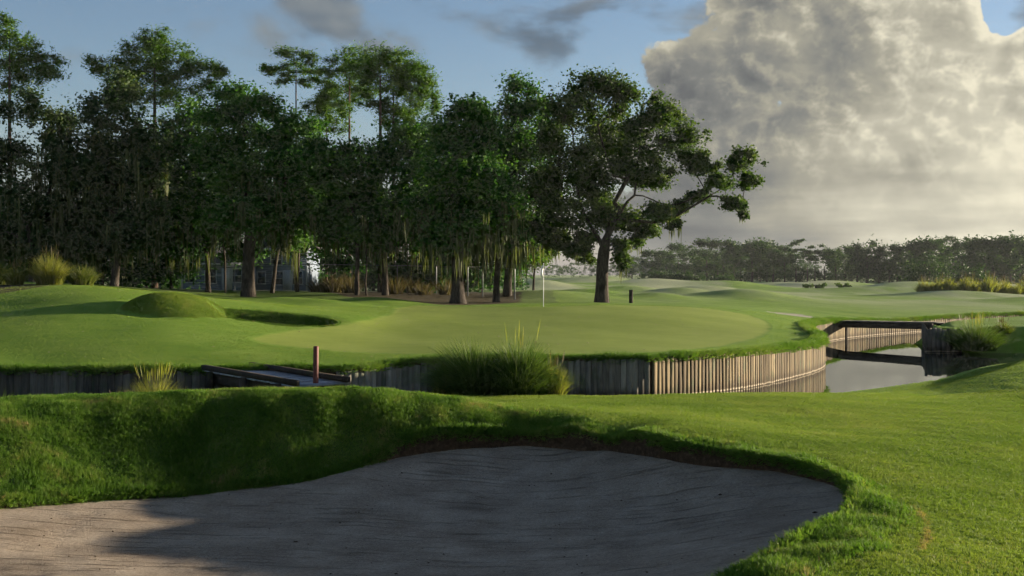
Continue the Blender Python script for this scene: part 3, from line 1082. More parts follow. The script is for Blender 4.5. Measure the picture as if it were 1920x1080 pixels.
def flagstick():
    x, y = X(1019, 56), 56.0
    z = hA(x, y)
    base = empty('flagstick', (x, y, z))
    tag(base, 'white flagstick with a limp white flag standing in the putting green', 'flagstick')
    MB().tube([(0, 0, -.1), (0, 0, 1.2), (0, 0, 2.18)], [.017, .016, .013], 8).build('pole', M['pole'], base, True)
    n = 9
    v = []
    for i in range(n):
        zz = 2.13 - .62 * i / (n - 1)
        w = .04 + .08 * math.sin(math.pi * min(1, .15 + i / (n - 1) * .8))
        for k in range(5):
            f = k / 4
            v.append((-.02 - w * f + .02 * math.sin(i * .9), .05 * math.sin(f * 7 + i * .35), zz - .05 * f))
    q = [(i * 5 + k, i * 5 + k + 1, (i + 1) * 5 + k + 1, (i + 1) * 5 + k) for i in range(n - 1) for k in range(4)]
    fl = ob('flag', mesh_np('flag', v, np.array(q), M['flag'], None, True), base)
    md = fl.modifiers.new('thick', 'SOLIDIFY'); md.thickness = .006
    MB().tube([(0, 0, 2.17), (0, 0, 2.2), (0, 0, 2.22)], [.025, .028, .012], 8).build('finial', M['pole'], base, True)


flagstick()

# ------------------------------------------------------------------ trees


def skeleton(trunk, limbs, clumps, r_base, r_tip=.014, p=2.2, taper=.35):
    pos = []; par = []

    def add_path(pts, parent):
        for q in pts:
            pos.append(np.asarray(q, float)); par.append(parent); parent = len(pos) - 1
        return parent
    def dens(pts, step=.7):
        return catmull(pts, step)
    tr = dens(trunk)
    add_path(tr, -1)
    fork_min = 3 if len(tr) > 6 else 1
    for lb in limbs:
        pts = dens(lb, .6)
        d = [np.linalg.norm(pts[0] - q) for q in pos]
        add_path(pts, int(np.argmin(d)))
    top = tr[-1]
    order = np.argsort([np.linalg.norm(c - top) for c in clumps])
    for k in order:
        c = clumps[k]
        A = np.array(pos)
        v = c - A
        d = np.linalg.norm(v, axis=1) + 0.9 * np.clip(A[:, 2] - c[2] + .4, 0, None)
        d[:fork_min] += 50
        j = int(np.argmin(d))
        a = A[j]; L = np.linalg.norm(c - a)
        n = max(2, int(L / .8))
        f = np.linspace(0, 1, n + 1)[1:, None]
        bow = np.sin(f * math.pi) * np.array([0, 0, .10 * L])
        pts = a + (c - a) * f + bow + rng.normal(0, .06 * min(L, 2.0), (n, 3)) * (1 - f)
        add_path(pts, j)
    n = len(pos)
    acc = np.zeros(n)
    ch = [[] for _ in range(n)]
    for i in range(n):
        if par[i] >= 0: ch[par[i]].append(i)
    r = np.zeros(n)
    for i in range(n - 1, -1, -1):
        r[i] = r_tip if not ch[i] else max(sum(r[c] ** p for c in ch[i]) ** (1 / p), r_tip)
    if r[0] > r_tip * 1.01:
        ex = math.log(r_base / r_tip) / math.log(r[0] / r_tip)
        r = r_tip * (r / r_tip) ** ex
    A = np.array(pos)
    r = r * (1 - taper * np.clip(A[:, 2] / A[:, 2].max(), 0, 1))
    return np.array(pos), par, ch, r


def wood_mesh(name, pos, par, ch, r, mat, flare=.55, sides=7):
    b = MB()
    z0 = pos[0][2]
    starts = [0]
    while starts:
        i = starts.pop()
        chain = [i] if par[i] < 0 else [par[i], i]
        rad = [r[i]] if par[i] < 0 else [min(r[par[i]], r[i] * 1.25), r[i]]
        while ch[i]:
            big = max(ch[i], key=lambda c: r[c])
            for c in ch[i]:
                if c != big: starts.append(c)
            i = big
            chain.append(i); rad.append(r[i])
        if len(chain) < 2: continue
        pts = pos[chain]; rad = np.array(rad)
        if par[chain[0]] < 0:
            rad = rad * (1 + flare * np.exp(-(pts[:, 2] - z0 - .3).clip(0) / .55))
        b.tube(pts, rad, sides if rad[0] > .08 else 5 if rad[0] > .04 else 4, False)
    return b.mesh(name, mat, True)


def leaf_arrays(C, R, n, size, aspect=.55, tint=.5, shell=.55, up=.25):
    """n leaf quads spread in each ellipsoid clump"""
    k = len(C)
    idx = np.repeat(np.arange(k), n)
    m = len(idx)
    d = rng.normal(0, 1, (m, 3)); d /= np.linalg.norm(d, axis=1, keepdims=True)
    rad = np.minimum(np.abs(rng.normal(0, .62, m)) ** .8, 1.5)
    p = C[idx] + d * rad[:, None] * R[idx]
    a = rng.normal(0, 1, (m, 3)); a[:, 2] *= .6
    a /= np.linalg.norm(a, axis=1, keepdims=True)
    nrm = rng.normal(0, 1, (m, 3)) + d * .6 + np.array([0, 0, up])
    b = np.cross(nrm, a); b /= np.linalg.norm(b, axis=1, keepdims=True) + 1e-9
    s = size * rng.uniform(.6, 1.35, m)[:, None]
    fold = np.cross(a, b) * s * .12
    v = np.stack([p - a * s * .5, p + b * s * aspect * .5 + fold, p + a * s * .5, p - b * s * aspect * .5 + fold], 1).reshape(-1, 3)
    f = np.arange(m * 4).reshape(-1, 4)
    ct = rng.normal(0, .2, k)
    t = np.clip(tint + ct[idx] + rng.normal(0, .13, m), 0, 1)
    return v, f, np.repeat(t, 4)


def moss_arrays(P, L, W, per=5):
    """hanging beards of moss: several tapering ribbons from each point"""
    V, Fq, Tt = [], [], []
    n0 = 0
    for p, l in zip(P, L):
        for k in range(per):
            o = rng.normal(0, .12, 3); o[2] *= .5
            ll = l * rng.uniform(.45, 1.1)
            ang = rng.uniform(0, math.pi); w = W * rng.uniform(.6, 1.4)
            side = np.array([math.cos(ang), math.sin(ang), 0])
            m = 4
            pts = []
            sway = rng.normal(0, .05, 2)
            for i in range(m + 1):
                f = i / m
                c = p + o + np.array([sway[0] * f * ll, sway[1] * f * ll, -ll * f])
                ww = w * (1 - f ** 1.6) * (1 + .35 * math.sin(f * 9 + k)) + .008
                pts += [c - side * ww * .5, c + side * ww * .5]
            V += pts
            Fq += [(n0 + 2 * i, n0 + 2 * i + 1, n0 + 2 * i + 3, n0 + 2 * i + 2) for i in range(m)]
            Tt += [np.clip(.5 + rng.normal(0, .2), 0, 1)] * len(pts)
            n0 += len(pts)
    return np.array(V), np.array(Fq), np.array(Tt)


def px3(px, py, d):
    return np.array([X(px, d), d, Zp(py, d)])


def tree(name, label, base, lobes, trunk, r_base, leaf, d, limbs=(), group=None, bark='bark', sub=12, leaves=150, size=.225, spread=.66, moss=0, moss_len=1.4, depth=.9, tint=.5, fill=.62, aspect=.62, moss_band=(0, 1), flat=1.0, cat='tree', moss_mat='moss', flare=.3, taper=.4, cut=400, grow=1.24, lf=1.5):
    """lobes: (column, row, radius across, radius up[, depth shift]) of the crown at depth d"""
    bx, by = base[0], d
    z0 = hA(X(bx, d), d)
    B = np.array([X(bx, d), d, z0])
    C, R = [], []
    for lb in lobes:
        px, py, rx, ry = lb[:4]
        dd = d + (lb[4] if len(lb) > 4 else rng.normal(0, depth))
        c = px3(px, py, dd)
        rw, rh = rx * grow * dd / F, ry * grow * dd / F
        n = max(3, int(round(sub * math.sqrt(rx * ry) / 42)))
        u = rng.normal(0, 1, (n, 3)); u /= np.linalg.norm(u, axis=1, keepdims=True)
        rr = rng.uniform(.25, 1, n) ** .5
        off = u * rr[:, None] * np.array([rw, max(rw, rh) * .9, rh]) * .72
        C.append(c + off)
        k = spread * rng.uniform(.75, 1.3, n)
        R.append(np.column_stack([rw * k, rw * k, np.minimum(rh, rw) * k * .8 * flat]))
    C = np.vstack(C) - B; R = np.maximum(np.vstack(R), .28)
    trunk = [q for q in trunk if q[1] >= cut]
    tp = [np.array([0, 0, -.35])] + [px3(a, b, d + (q[0] if q else 0)) - B for a, b, *q in trunk]
    lim = [[px3(a, b, d + (q[0] if q else 0)) - B for a, b, *q in l] for l in limbs]
    pos, par, ch, r = skeleton(np.array(tp), [np.array(l) for l in lim], C, r_base * .84, taper=taper)
    root = empty(name, B)
    tag(root, label, cat, group)
    ob('trunk', wood_mesh('trunk', pos, par, ch, r, M[bark], flare), root)
    n = int(leaves * lf)
    v, f, t = leaf_arrays(C, R, n, size, aspect, tint)
    # lone sprays along the twigs loosen the outline
    pk = rng.integers(len(C), size=len(C) // 2)
    ext = C[pk] + rng.normal(0, 1, (len(pk), 3)) * R[pk] * .55
    v2, f2, t2 = leaf_arrays(ext, np.full((len(ext), 3), .30), max(8, n // 9), size, aspect, tint)
    v = np.vstack([v, v2]); f = np.vstack([f, f2 + len(t)]); t = np.concatenate([t, t2])
    ob('crown', mesh_np('crown', v, f, M[leaf], dict(tint=t)), root)
    if moss:
        zz = C[:, 2]
        lo, hi = np.quantile(zz, moss_band[0]), np.quantile(zz, moss_band[1])
        cand = np.nonzero((zz >= lo) & (zz <= hi))[0]
        pick = rng.choice(cand, moss)
        P = C[pick] + rng.normal(0, 1, (moss, 3)) * R[pick] * .6
        P[:, 2] -= R[pick][:, 2] * .3
        L = moss_len * rng.uniform(.45, 1.3, moss)
        L = np.minimum(L, np.clip(P[:, 2] - .8, .15, None))
        mv, mf, mt = moss_arrays(P, L, .10)
        ob('moss', mesh_np('moss', mv, mf, M[moss_mat], dict(tint=mt)), root)
    return root


# the big live oak that stands clear on the right
tree('oak_tree', 'big spreading live oak standing alone right of the flagstick with a long limb reaching right', (1128, 565),
     [(1110, 165, 55, 36), (1165, 185, 40, 45), (1070, 212, 58, 50), (1140, 250, 70, 55), (1245, 212, 40, 44), (1272, 268, 46, 46), (1190, 300, 66, 45), (1080, 310, 62, 55),
      (1302, 302, 30, 30), (1230, 335, 52, 28), (1062, 398, 52, 50), (1130, 395, 50, 46), (1050, 452, 40, 26), (1175, 415, 42, 30), (1168, 466, 26, 24), (1388, 300, 28, 30),
      (1402, 345, 25, 26), (1345, 345, 28, 20), (1312, 365, 26, 16), (1372, 382, 26, 16), (1238, 400, 34, 22), (1272, 388, 22, 14), (1262, 420, 14, 14), (1388, 402, 12, 15), (1100, 445, 22, 24),
      (1020, 350, 42, 45), (1110, 350, 50, 40), (1195, 235, 30, 35), (1030, 260, 36, 34), (1010, 430, 30, 30), (1340, 318, 16, 14), (1215, 428, 26, 20), (1083, 470, 24, 16), (1168, 492, 20, 14), (1100, 482, 22, 14), (1195, 452, 22, 16)],
     [(1128, 565), (1129, 530), (1130, 492), (1136, 450), (1146, 405), (1152, 360), (1150, 300)], .52, 'oak2', 74,
     limbs=[[(1140, 440), (1165, 395), (1190, 366), (1222, 374), (1252, 385), (1290, 376), (1320, 352)], [(1150, 410), (1200, 415), (1245, 415), (1290, 392), (1330, 368), (1375, 340)],
            [(1135, 470), (1118, 440), (1095, 400), (1080, 340), (1075, 260)], [(1152, 380), (1185, 320), (1225, 265), (1245, 220)], [(1150, 330), (1130, 270), (1112, 200)]],
     sub=15, leaves=170, size=.21, grow=1.06, moss=46, moss_len=1.1, spread=.55, moss_band=(0, .30), depth=1.3)

TR = 'trees of the dark grove on the left'
tree('oak_tree', 'dark oak with moss strands directly left of the big lone oak', (951, 567),
     [(975, 180, 34, 32), (1012, 212, 34, 30), (950, 225, 38, 30), (1002, 275, 50, 42), (945, 300, 45, 45), (1012, 345, 42, 42), (955, 365, 46, 42), (985, 425, 44, 34), (930, 420, 42, 36), (960, 262, 45, 40)],
     [(951, 567), (952, 530), (957, 480), (962, 420), (968, 330), (975, 250)], .36, 'oak', 80, sub=14, leaves=170, moss=70, moss_len=2.6, moss_band=(0, .35), group=TR)
tree('oak_tree', 'slim sunlit trunk hung with moss at the right edge of the grove', (930, 568),
     [(915, 400, 36, 34), (950, 385, 36, 34), (925, 445, 38, 28), (900, 350, 36, 34), (955, 445, 28, 22)],
     [(930, 568), (931, 530), (933, 490), (930, 430), (925, 370)], .25, 'oak', 71, sub=14, leaves=150, moss=75, moss_len=2.6, moss_band=(0, .8), group=TR)
tree('oak_tree', 'oak with flared trunk and moss at the front edge of the litter bed', (858, 571),
     [(880, 205, 32, 26), (850, 238, 40, 33), (905, 245, 30, 34), (872, 290, 50, 42), (828, 312, 44, 44), (902, 335, 46, 42), (850, 368, 50, 42), (885, 420, 46, 36), (828, 440, 40, 32), (800, 395, 36, 36)],
     [(858, 571), (858, 535), (857, 490), (862, 440), (868, 360), (872, 270)], .46, 'oak', 69, sub=14, leaves=175, moss=80, moss_len=2.2, moss_band=(0, .35), group=TR, flare=.6)
tree('oak_tree', 'dark oak behind the litter bed under the tall group of pines', (722, 557),
     [(770, 262, 42, 30), (738, 292, 44, 38), (792, 312, 40, 38), (760, 360, 50, 42), (735, 420, 46, 38), (785, 430, 42, 36), (700, 380, 36, 34), (815, 262, 30, 28)],
     [(722, 560), (722, 520), (722, 470), (735, 400), (750, 330)], .26, 'oak', 76, sub=14, leaves=170, moss=45, moss_len=2.0, moss_band=(0, .4), group=TR)
tree('oak_tree', 'dark leafy oak on two close trunks right of the chain-link fence post', (688, 560),
     [(650, 292, 40, 32), (690, 325, 38, 32), (618, 330, 38, 36), (660, 368, 46, 38), (690, 425, 40, 32), (640, 430, 42, 32), (605, 285, 32, 26), (705, 468, 24, 18), (610, 400, 36, 34)],
     [(688, 560), (685, 530), (688, 490), (680, 430), (668, 360)], .22, 'oak', 75, limbs=[[(669, 562), (669, 525), (670, 470), (662, 400), (648, 340)]], sub=14, leaves=165, moss=40, moss_len=1.8, moss_band=(0, .4), group=TR)
tree('oak_tree', 'broad dark oak on the thickest trunk of the grove, left of the two leaning stems', (465, 556),
     [(440, 185, 40, 26), (484, 205, 42, 32), (420, 240, 44, 38), (470, 270, 50, 42), (522, 272, 38, 34), (440, 330, 54, 42), (500, 350, 48, 42), (550, 300, 40, 36), (460, 400, 54, 38), (530, 410, 42, 32), (400, 300, 36, 34), (415, 420, 40, 30), (540, 240, 30, 26)],
     [(465, 557), (465, 520), (466, 480), (470, 430), (468, 360), (462, 280)], .52, 'oak', 74, sub=14, leaves=185, moss=60, moss_len=2.2, moss_band=(0, .35), group=TR)
tree('oak_tree', 'slender oak leaning right between the thick trunk and the fence', (510, 553),
     [(560, 375, 40, 36), (592, 420, 36, 30), (575, 330, 36, 30), (540, 450, 32, 22), (600, 360, 30, 28)],
     [(510, 553), (514, 520), (519, 480), (528, 440), (545, 390)], .17, 'oak', 79, sub=14, leaves=150, moss=18, moss_len=1.5, moss_band=(0, .4), group=TR)
tree('oak_tree', 'slender straight dark trunk just left of the chain-link fence post', (557, 552),
     [(565, 290, 34, 30), (580, 250, 30, 26), (555, 430, 32, 26), (590, 310, 30, 28), (548, 340, 30, 28)],
     [(557, 552), (558, 520), (560, 460), (563, 380), (566, 300)], .16, 'oak', 82, sub=14, leaves=140, moss=14, moss_len=1.4, moss_band=(0, .5), group=TR)
tree('oak_tree', 'bushy dark oak in front of the pale blue house, mossy low branches', (390, 550),
     [(360, 222, 38, 32), (330, 262, 42, 38), (382, 290, 46, 42), (340, 340, 48, 42), (385, 378, 46, 40), (330, 420, 48, 38), (385, 440, 40, 28), (300, 300, 40, 38), (300, 380, 44, 40), (345, 470, 34, 22), (290, 450, 40, 28)],
     [(390, 551), (390, 520), (388, 480), (378, 420), (362, 330)], .24, 'oak', 79, limbs=[[(422, 552), (422, 520), (420, 470), (405, 400)]], sub=14, leaves=175, moss=60, moss_len=2.0, moss_band=(0, .4), group=TR)
tree('oak_tree', 'moss-draped oak with a pale leaning trunk behind the left knoll', (214, 536),
     [(200, 212, 42, 38), (228, 165, 32, 30), (252, 250, 46, 42), (190, 280, 46, 42), (262, 320, 46, 42), (210, 350, 50, 42), (262, 400, 46, 38), (178, 400, 48, 40), (232, 450, 44, 32), (160, 330, 40, 38), (175, 455, 36, 26)],
     [(214, 537), (217, 510), (222, 480), (226, 430), (222, 340), (212, 250)], .30, 'dull', 73, sub=14, leaves=170, moss=150, moss_len=2.4, moss_band=(0, .8), group=TR)
tree('oak_tree', 'dull brown-green mossy oak behind the tall grasses at the left edge', (62, 530),
     [(40, 205, 42, 38), (100, 235, 40, 36), (15, 290, 46, 44), (92, 310, 46, 42), (48, 375, 50, 44), (112, 400, 46, 40), (10, 440, 46, 38), (86, 460, 46, 32), (135, 330, 32, 34), (120, 280, 30, 30), (-40, 340, 50, 60), (-40, 440, 50, 40), (140, 450, 30, 26)],
     [(62, 531), (60, 500), (56, 450), (52, 380), (48, 300), (48, 230)], .28, 'dull', 72, sub=12, leaves=140, moss=170, moss_len=2.4, moss_band=(0, .9), group=TR, spread=.6)
tree('oak_tree', 'small sunlit light green tree behind the flagstick', (1000, 548),
     [(1010, 408, 27, 24), (1022, 448, 28, 28), (1002, 484, 27, 20), (988, 450, 22, 24), (1030, 480, 20, 16)],
     [(1000, 548), (1001, 520), (1005, 480), (1010, 430)], .12, 'green_leaf', 95, sub=12, leaves=170, size=.22, moss=12, moss_len=1.2)

# pines that rise above the oaks
PG = 'tall pines above the grove'


def pine(label, bx, d, top, tufts, r_base=.24, lean=0):
    n = []
    for q in tufts:
        n.append((q[0], q[1], q[2] * 1.15, q[3] * 1.75))
    tr = [(bx, 556), (bx + lean * .3, 480), (bx + lean * .5, 380), (bx + lean * .8, 240), (bx + lean, (top + 240) / 2 - 20), (bx + lean, top + 14)]
    return tree('pine_tree', label, (bx, 556), n, tr, r_base, 'pine', d, group=PG, bark='pbark', sub=20, leaves=80, size=.30, aspect=.24, lf=1.2, spread=.5, depth=1.2, flat=1.0, flare=.2, tint=.6, taper=.72, cut=0)


pine('tall pine at the far left edge, top cut by the frame corner', 18, 86, 35, [(5, 50, 22, 14), (28, 75, 26, 14), (60, 98, 28, 15), (95, 120, 22, 13), (15, 105, 32, 16), (55, 130, 34, 17), (85, 140, 24, 12), (-25, 70, 30, 16), (-30, 120, 30, 18), (30, 155, 30, 16)], .26)
pine('tallest pine of the left part of the grove, dense dark crown', 290, 90, 55, [(292, 72, 28, 14), (262, 88, 30, 15), (325, 92, 30, 15), (296, 102, 36, 16), (240, 112, 28, 13), (350, 124, 30, 14), (388, 132, 26, 14), (200, 126, 26, 13), (178, 122, 18, 10), (306, 132, 42, 17), (268, 134, 34, 15), (412, 138, 18, 10), (340, 152, 36, 15), (380, 165, 26, 13), (285, 165, 36, 16), (230, 150, 30, 16), (320, 185, 30, 14), (250, 190, 30, 16)], .30)
pine('thin open pine standing alone above the broad oak', 555, 96, 92, [(548, 100, 26, 9), (580, 112, 18, 9), (520, 128, 22, 8), (560, 128, 28, 10), (594, 138, 14, 7), (500, 134, 12, 7), (535, 150, 18, 8), (575, 152, 18, 8)], .17)
pine('pine with sparse side branches left of the pine pair', 655, 94, 98, [(660, 108, 26, 13), (632, 122, 26, 13), (676, 135, 26, 12), (612, 145, 22, 12), (648, 150, 28, 13), (625, 172, 24, 12), (604, 188, 16, 10), (662, 178, 22, 11), (640, 205, 20, 10), (690, 115, 20, 11)], .20)
pine('left pine of the tall pair with thick trunks', 713, 90, 92, [(705, 105, 32, 14), (735, 108, 28, 13), (680, 130, 26, 12), (716, 135, 34, 14), (745, 138, 28, 13), (700, 160, 30, 13), (738, 170, 26, 12), (690, 190, 20, 10), (725, 200, 22, 11)], .28)
pine('right pine of the tall pair with bright crown', 736, 91, 100, [(760, 120, 34, 15), (790, 140, 26, 14), (772, 155, 34, 15), (800, 170, 20, 13), (750, 150, 28, 13), (785, 190, 30, 14), (760, 205, 26, 13), (812, 195, 14, 11), (730, 225, 22, 12), (780, 225, 26, 14), (770, 250, 26, 14)], .27, 2)
pine('low half-hidden pine between the thin pine and the pine pair', 612, 98, 170, [(610, 182, 22, 12), (590, 198, 20, 11), (625, 205, 24, 12), (600, 222, 24, 12), (632, 235, 24, 12), (590, 240, 22, 12)], .15)

# thick growth closing the view under and behind the grove
UG = 'undergrowth behind the grove'


def under(label, px, d, lobes, leaf='oak', sub=9, leaves=150):
    return tree('understory_tree', label, (px, 550), lobes, [(px, 552), (px + 3, 530), (px, 500)], .12, leaf, d, sub=sub, leaves=leaves, size=.32, spread=.8, depth=.8, tint=.3, group=UG, flare=.2)


under('dark understory thicket at the far left behind the tall grasses', 40, 84, [(-30, 480, 55, 48), (30, 470, 50, 52), (85, 480, 50, 50), (60, 410, 60, 50), (0, 390, 60, 50), (120, 440, 45, 45)])
under('dark understory thicket behind the pale leaning trunk', 190, 86, [(140, 485, 46, 48), (190, 480, 46, 50), (240, 485, 44, 46), (170, 420, 50, 46), (240, 420, 50, 46), (200, 340, 55, 50), (290, 480, 42, 48)])
under('dark understory thicket left of the pale blue house', 318, 88, [(310, 440, 48, 46), (330, 492, 30, 34), (370, 420, 50, 40), (340, 360, 55, 46), (300, 300, 50, 46)])
under('dark foliage hanging behind the thickest trunk above the house', 470, 92, [(420, 430, 50, 40), (480, 420, 50, 44), (540, 430, 46, 40), (450, 350, 55, 46), (530, 350, 50, 46), (455, 470, 40, 22)])
under('dark understory thicket behind the chain-link fence', 620, 92, [(590, 450, 46, 40), (640, 440, 46, 40), (690, 450, 40, 42), (620, 385, 50, 40), (680, 380, 46, 40), (650, 490, 44, 22)])
under('dark understory thicket behind the litter bed', 770, 90, [(730, 470, 42, 42), (780, 465, 44, 46), (830, 470, 42, 44), (760, 400, 50, 44), (820, 400, 48, 44), (800, 330, 46, 40), (760, 520, 26, 26), (812, 518, 26, 28)])
under('dark understory thicket behind the moss-hung trunks at the right end of the grove', 900, 92, [(870, 470, 42, 42), (920, 465, 42, 42), (955, 470, 34, 36), (900, 400, 46, 44), (950, 390, 44, 44), (920, 320, 46, 44), (890, 520, 22, 22)])

# ------------------------------------------------------------------ the far wood


def far_proto(h, w, kind):
    """leaf cloud of one far tree, foot at the origin"""
    C, R = [], []
    n = 20 if kind == 0 else 12
    for i in range(n):
        if kind == 0:
            a = rng.uniform(0, 6.28); rr = rng.uniform(0, 1) ** .5 * w * .38; zz = h * rng.uniform(.10, .88)
            rr *= math.sqrt(max(.1, 1 - ((zz / h - .5) / .5) ** 2))
            C.append((rr * math.cos(a), rr * math.sin(a), zz)); k = w * rng.uniform(.13, .22); R.append((k, k, k * .85))
        else:
            a = rng.uniform(0, 6.28); zz = h * rng.uniform(.55, .96); rr = w * .30 * rng.uniform(.2, 1)
            C.append((rr * math.cos(a), rr * math.sin(a), zz)); k = w * rng.uniform(.12, .2); R.append((k, k, k * .45))
    v, f, t = leaf_arrays(np.array(C), np.array(R), 150, .48, .7, .5)
    return v, f, t


FP = [far_proto(h, w, k) for h, w, k in ((12, 9, 0), (10, 9.5, 0), (13, 7.5, 0), (15, 7, 1), (14, 6, 1), (9, 8, 0))]
FM = [mesh_np('crown', v, f, M['far'], dict(tint=t)) for v, f, t in FP]
FT = MB().tube([(0, 0, -.5), (.1, 0, 4), (0, .1, 10)], [.3, .24, .12], 6, False).mesh('trunk', M['bark'], True)


def skyline(px):
    return np.interp(px, [900, 1000, 1100, 1180, 1220, 1290, 1350, 1400, 1480, 1520, 1565, 1600, 1680, 1760, 1800, 1840, 1900, 2000, 2300], [482, 482, 482, 480, 468, 455, 450, 454, 450, 456, 463, 458, 456, 449, 445, 440, 436, 436, 430])


pxs = 1185.0
while pxs < 1960:
    d = float(np.interp(pxs, [1185, 1400, 1700, 1960], [400, 340, 320, 290])) + rng.uniform(-14, 14)
    top = skyline(pxs) + rng.normal(0, 6)
    x = X(pxs, d)
    z = hA(x, d)
    h = Zp(top, d) - z
    k = int(rng.choice([0, 1, 2, 2, 3, 4, 5], p=[.2, .2, .15, .1, .15, .1, .1]))
    kh = (12, 10, 13, 15, 14, 9)[k]
    s = h / kh
    root = empty('far_tree', (x, d, z))
    tag(root, 'tree in the front row of the hazy wood across the far fairway', 'tree', 'front row of the far wood')
    o = ob('crown', FM[k], root); o.scale = (s * rng.uniform(.85, 1.45), s * 1.1, s); o.rotation_euler = (0, 0, rng.uniform(0, 6.28))
    o = ob('trunk', FT, root); o.scale = (s, s, s * .6)
    pxs += rng.uniform(11, 23)

V, Fc, Tt = [], [], []
n0 = 0
for i in range(260):
    px = (860 + (i + rng.random()) * 1290 / 111) if i <= 110 else (860 + (i - 111 + rng.random()) * 1290 / 149)
    base_d = float(np.interp(px, [860, 1185, 1400, 1700, 2150], [470, 430, 365, 345, 310]))
    d = base_d + rng.uniform(5, 90) if i > 110 else base_d + rng.uniform(-12, 8)
    x = X(px, d); z = hA(x, d)
    top = skyline(px) + abs(rng.normal(0, 5)) + (6 if i > 110 else 26 + rng.uniform(0, 18))
    v, f, t = FP[rng.integers(6) if i > 110 else rng.choice([1, 5])]
    h = v[:, 2].max()
    s = (Zp(top, d) - z) / h
    a = rng.uniform(0, 6.28)
    sub = rng.random(len(f)) < (.55 if i <= 110 else .34)
    vv = np.column_stack([(v[:, 0] * math.cos(a) - v[:, 1] * math.sin(a)) * s * 1.1, (v[:, 0] * math.sin(a) + v[:, 1] * math.cos(a)) * s, v[:, 2] * s - (s * h * .15 if i <= 110 else 0)]) + np.array([x, d, z])
    V.append(vv); Fc.append(f[sub] + n0); Tt.append(t); n0 += len(v)
tag(ob('far_wood', mesh_np('far_wood', np.vstack(V), np.vstack(Fc), M['far'], dict(tint=np.concatenate(Tt)))), 'hazy dark green wood closing the far side of the course', 'wood', kind='stuff')


def far_bush(name, label, px, py, d, rx, ry, n, leaf, size, group=None, cat='shrub'):
    x = X(px, d); z = hA(x, d)
    C, R = [], []
    rw, rh = rx * d / F, (py - 0) * 0 + ry * d / F
    for i in range(n):
        a = rng.uniform(0, 6.28); q = rng.uniform(0, 1) ** .5
        C.append((rw * q * math.cos(a), rw * .7 * q * math.sin(a), rh * rng.uniform(.15, 1.0) * (1 - .35 * q)))
        k = rh * rng.uniform(.28, .45); R.append((k * 1.2, k * 1.2, k))
    v, f, t = leaf_arrays(np.array(C), np.array(R), 110, size, .6, .45)
    root = empty(name, (x, d, z))
    tag(root, label, cat, group)
    ob('crown', mesh_np('crown', v, f, M[leaf], dict(tint=t)), root)
    stem = MB()
    for k in range(3):
        stem.tube([(0, 0, -.2), (.1 * k - .1, .05, rh * .4), (rw * .3 * (k - 1), 0, rh * .7)], [.14, .1, .05], 6, False)
    ob('stem', stem.mesh('stem', M['bark'], True), root)


far_bush('round_tree', 'left of two rounded dark trees before the far wood, above the pale grass row', 1742, 0, 215, 38, 62, 26, 'far', .45, None, 'tree')
far_bush('round_tree', 'right of two rounded dark trees before the far wood, above the pale grass row', 1818, 0, 205, 30, 50, 24, 'far', .45, None, 'tree')
far_bush('palmetto_thicket', 'low dark shrub thicket on the far fairway right of the big oak, left half', 1236, 0, 235, 34, 24, 26, 'far', .4)
far_bush('palmetto_thicket', 'low dark shrub thicket on the far fairway right of the big oak, right half', 1292, 0, 235, 30, 20, 24, 'far', .4)
far_bush('low_shrub', 'low shrub patch left of centre below the far wood, next after the thicket', 1352, 0, 245, 34, 15, 18, 'far', .35)
far_bush('low_shrub', 'low sunlit shrub on the far fairway below the dip in the treeline', 1530, 0, 190, 22, 11, 12, 'green_leaf', .3)
far_bush('low_shrub', 'small sunlit shrub right of the one below the dip in the treeline', 1580, 0, 180, 18, 9, 10, 'green_leaf', .3)

for i, px in enumerate(list(range(-40, 330, 46)) + list(range(590, 985, 36))):
    far_bush('hedge_shrub', 'dark shrub in the low row closing the view behind the grove trunks', px + rng.uniform(-8, 8), 0, 112 + rng.uniform(-4, 4), 34, rng.uniform(44, 62), 16, 'oak', .34, 'low shrubs behind the grove')
for i, px in enumerate(range(335, 600, 40)):
    far_bush('hedge_shrub', 'dark shrub rising behind the pale blue houses', px, 0, 122 + rng.uniform(-3, 3), 34, rng.uniform(75, 100), 18, 'oak', .36, 'shrubs behind the houses')

# ------------------------------------------------------------------ ornamental grasses


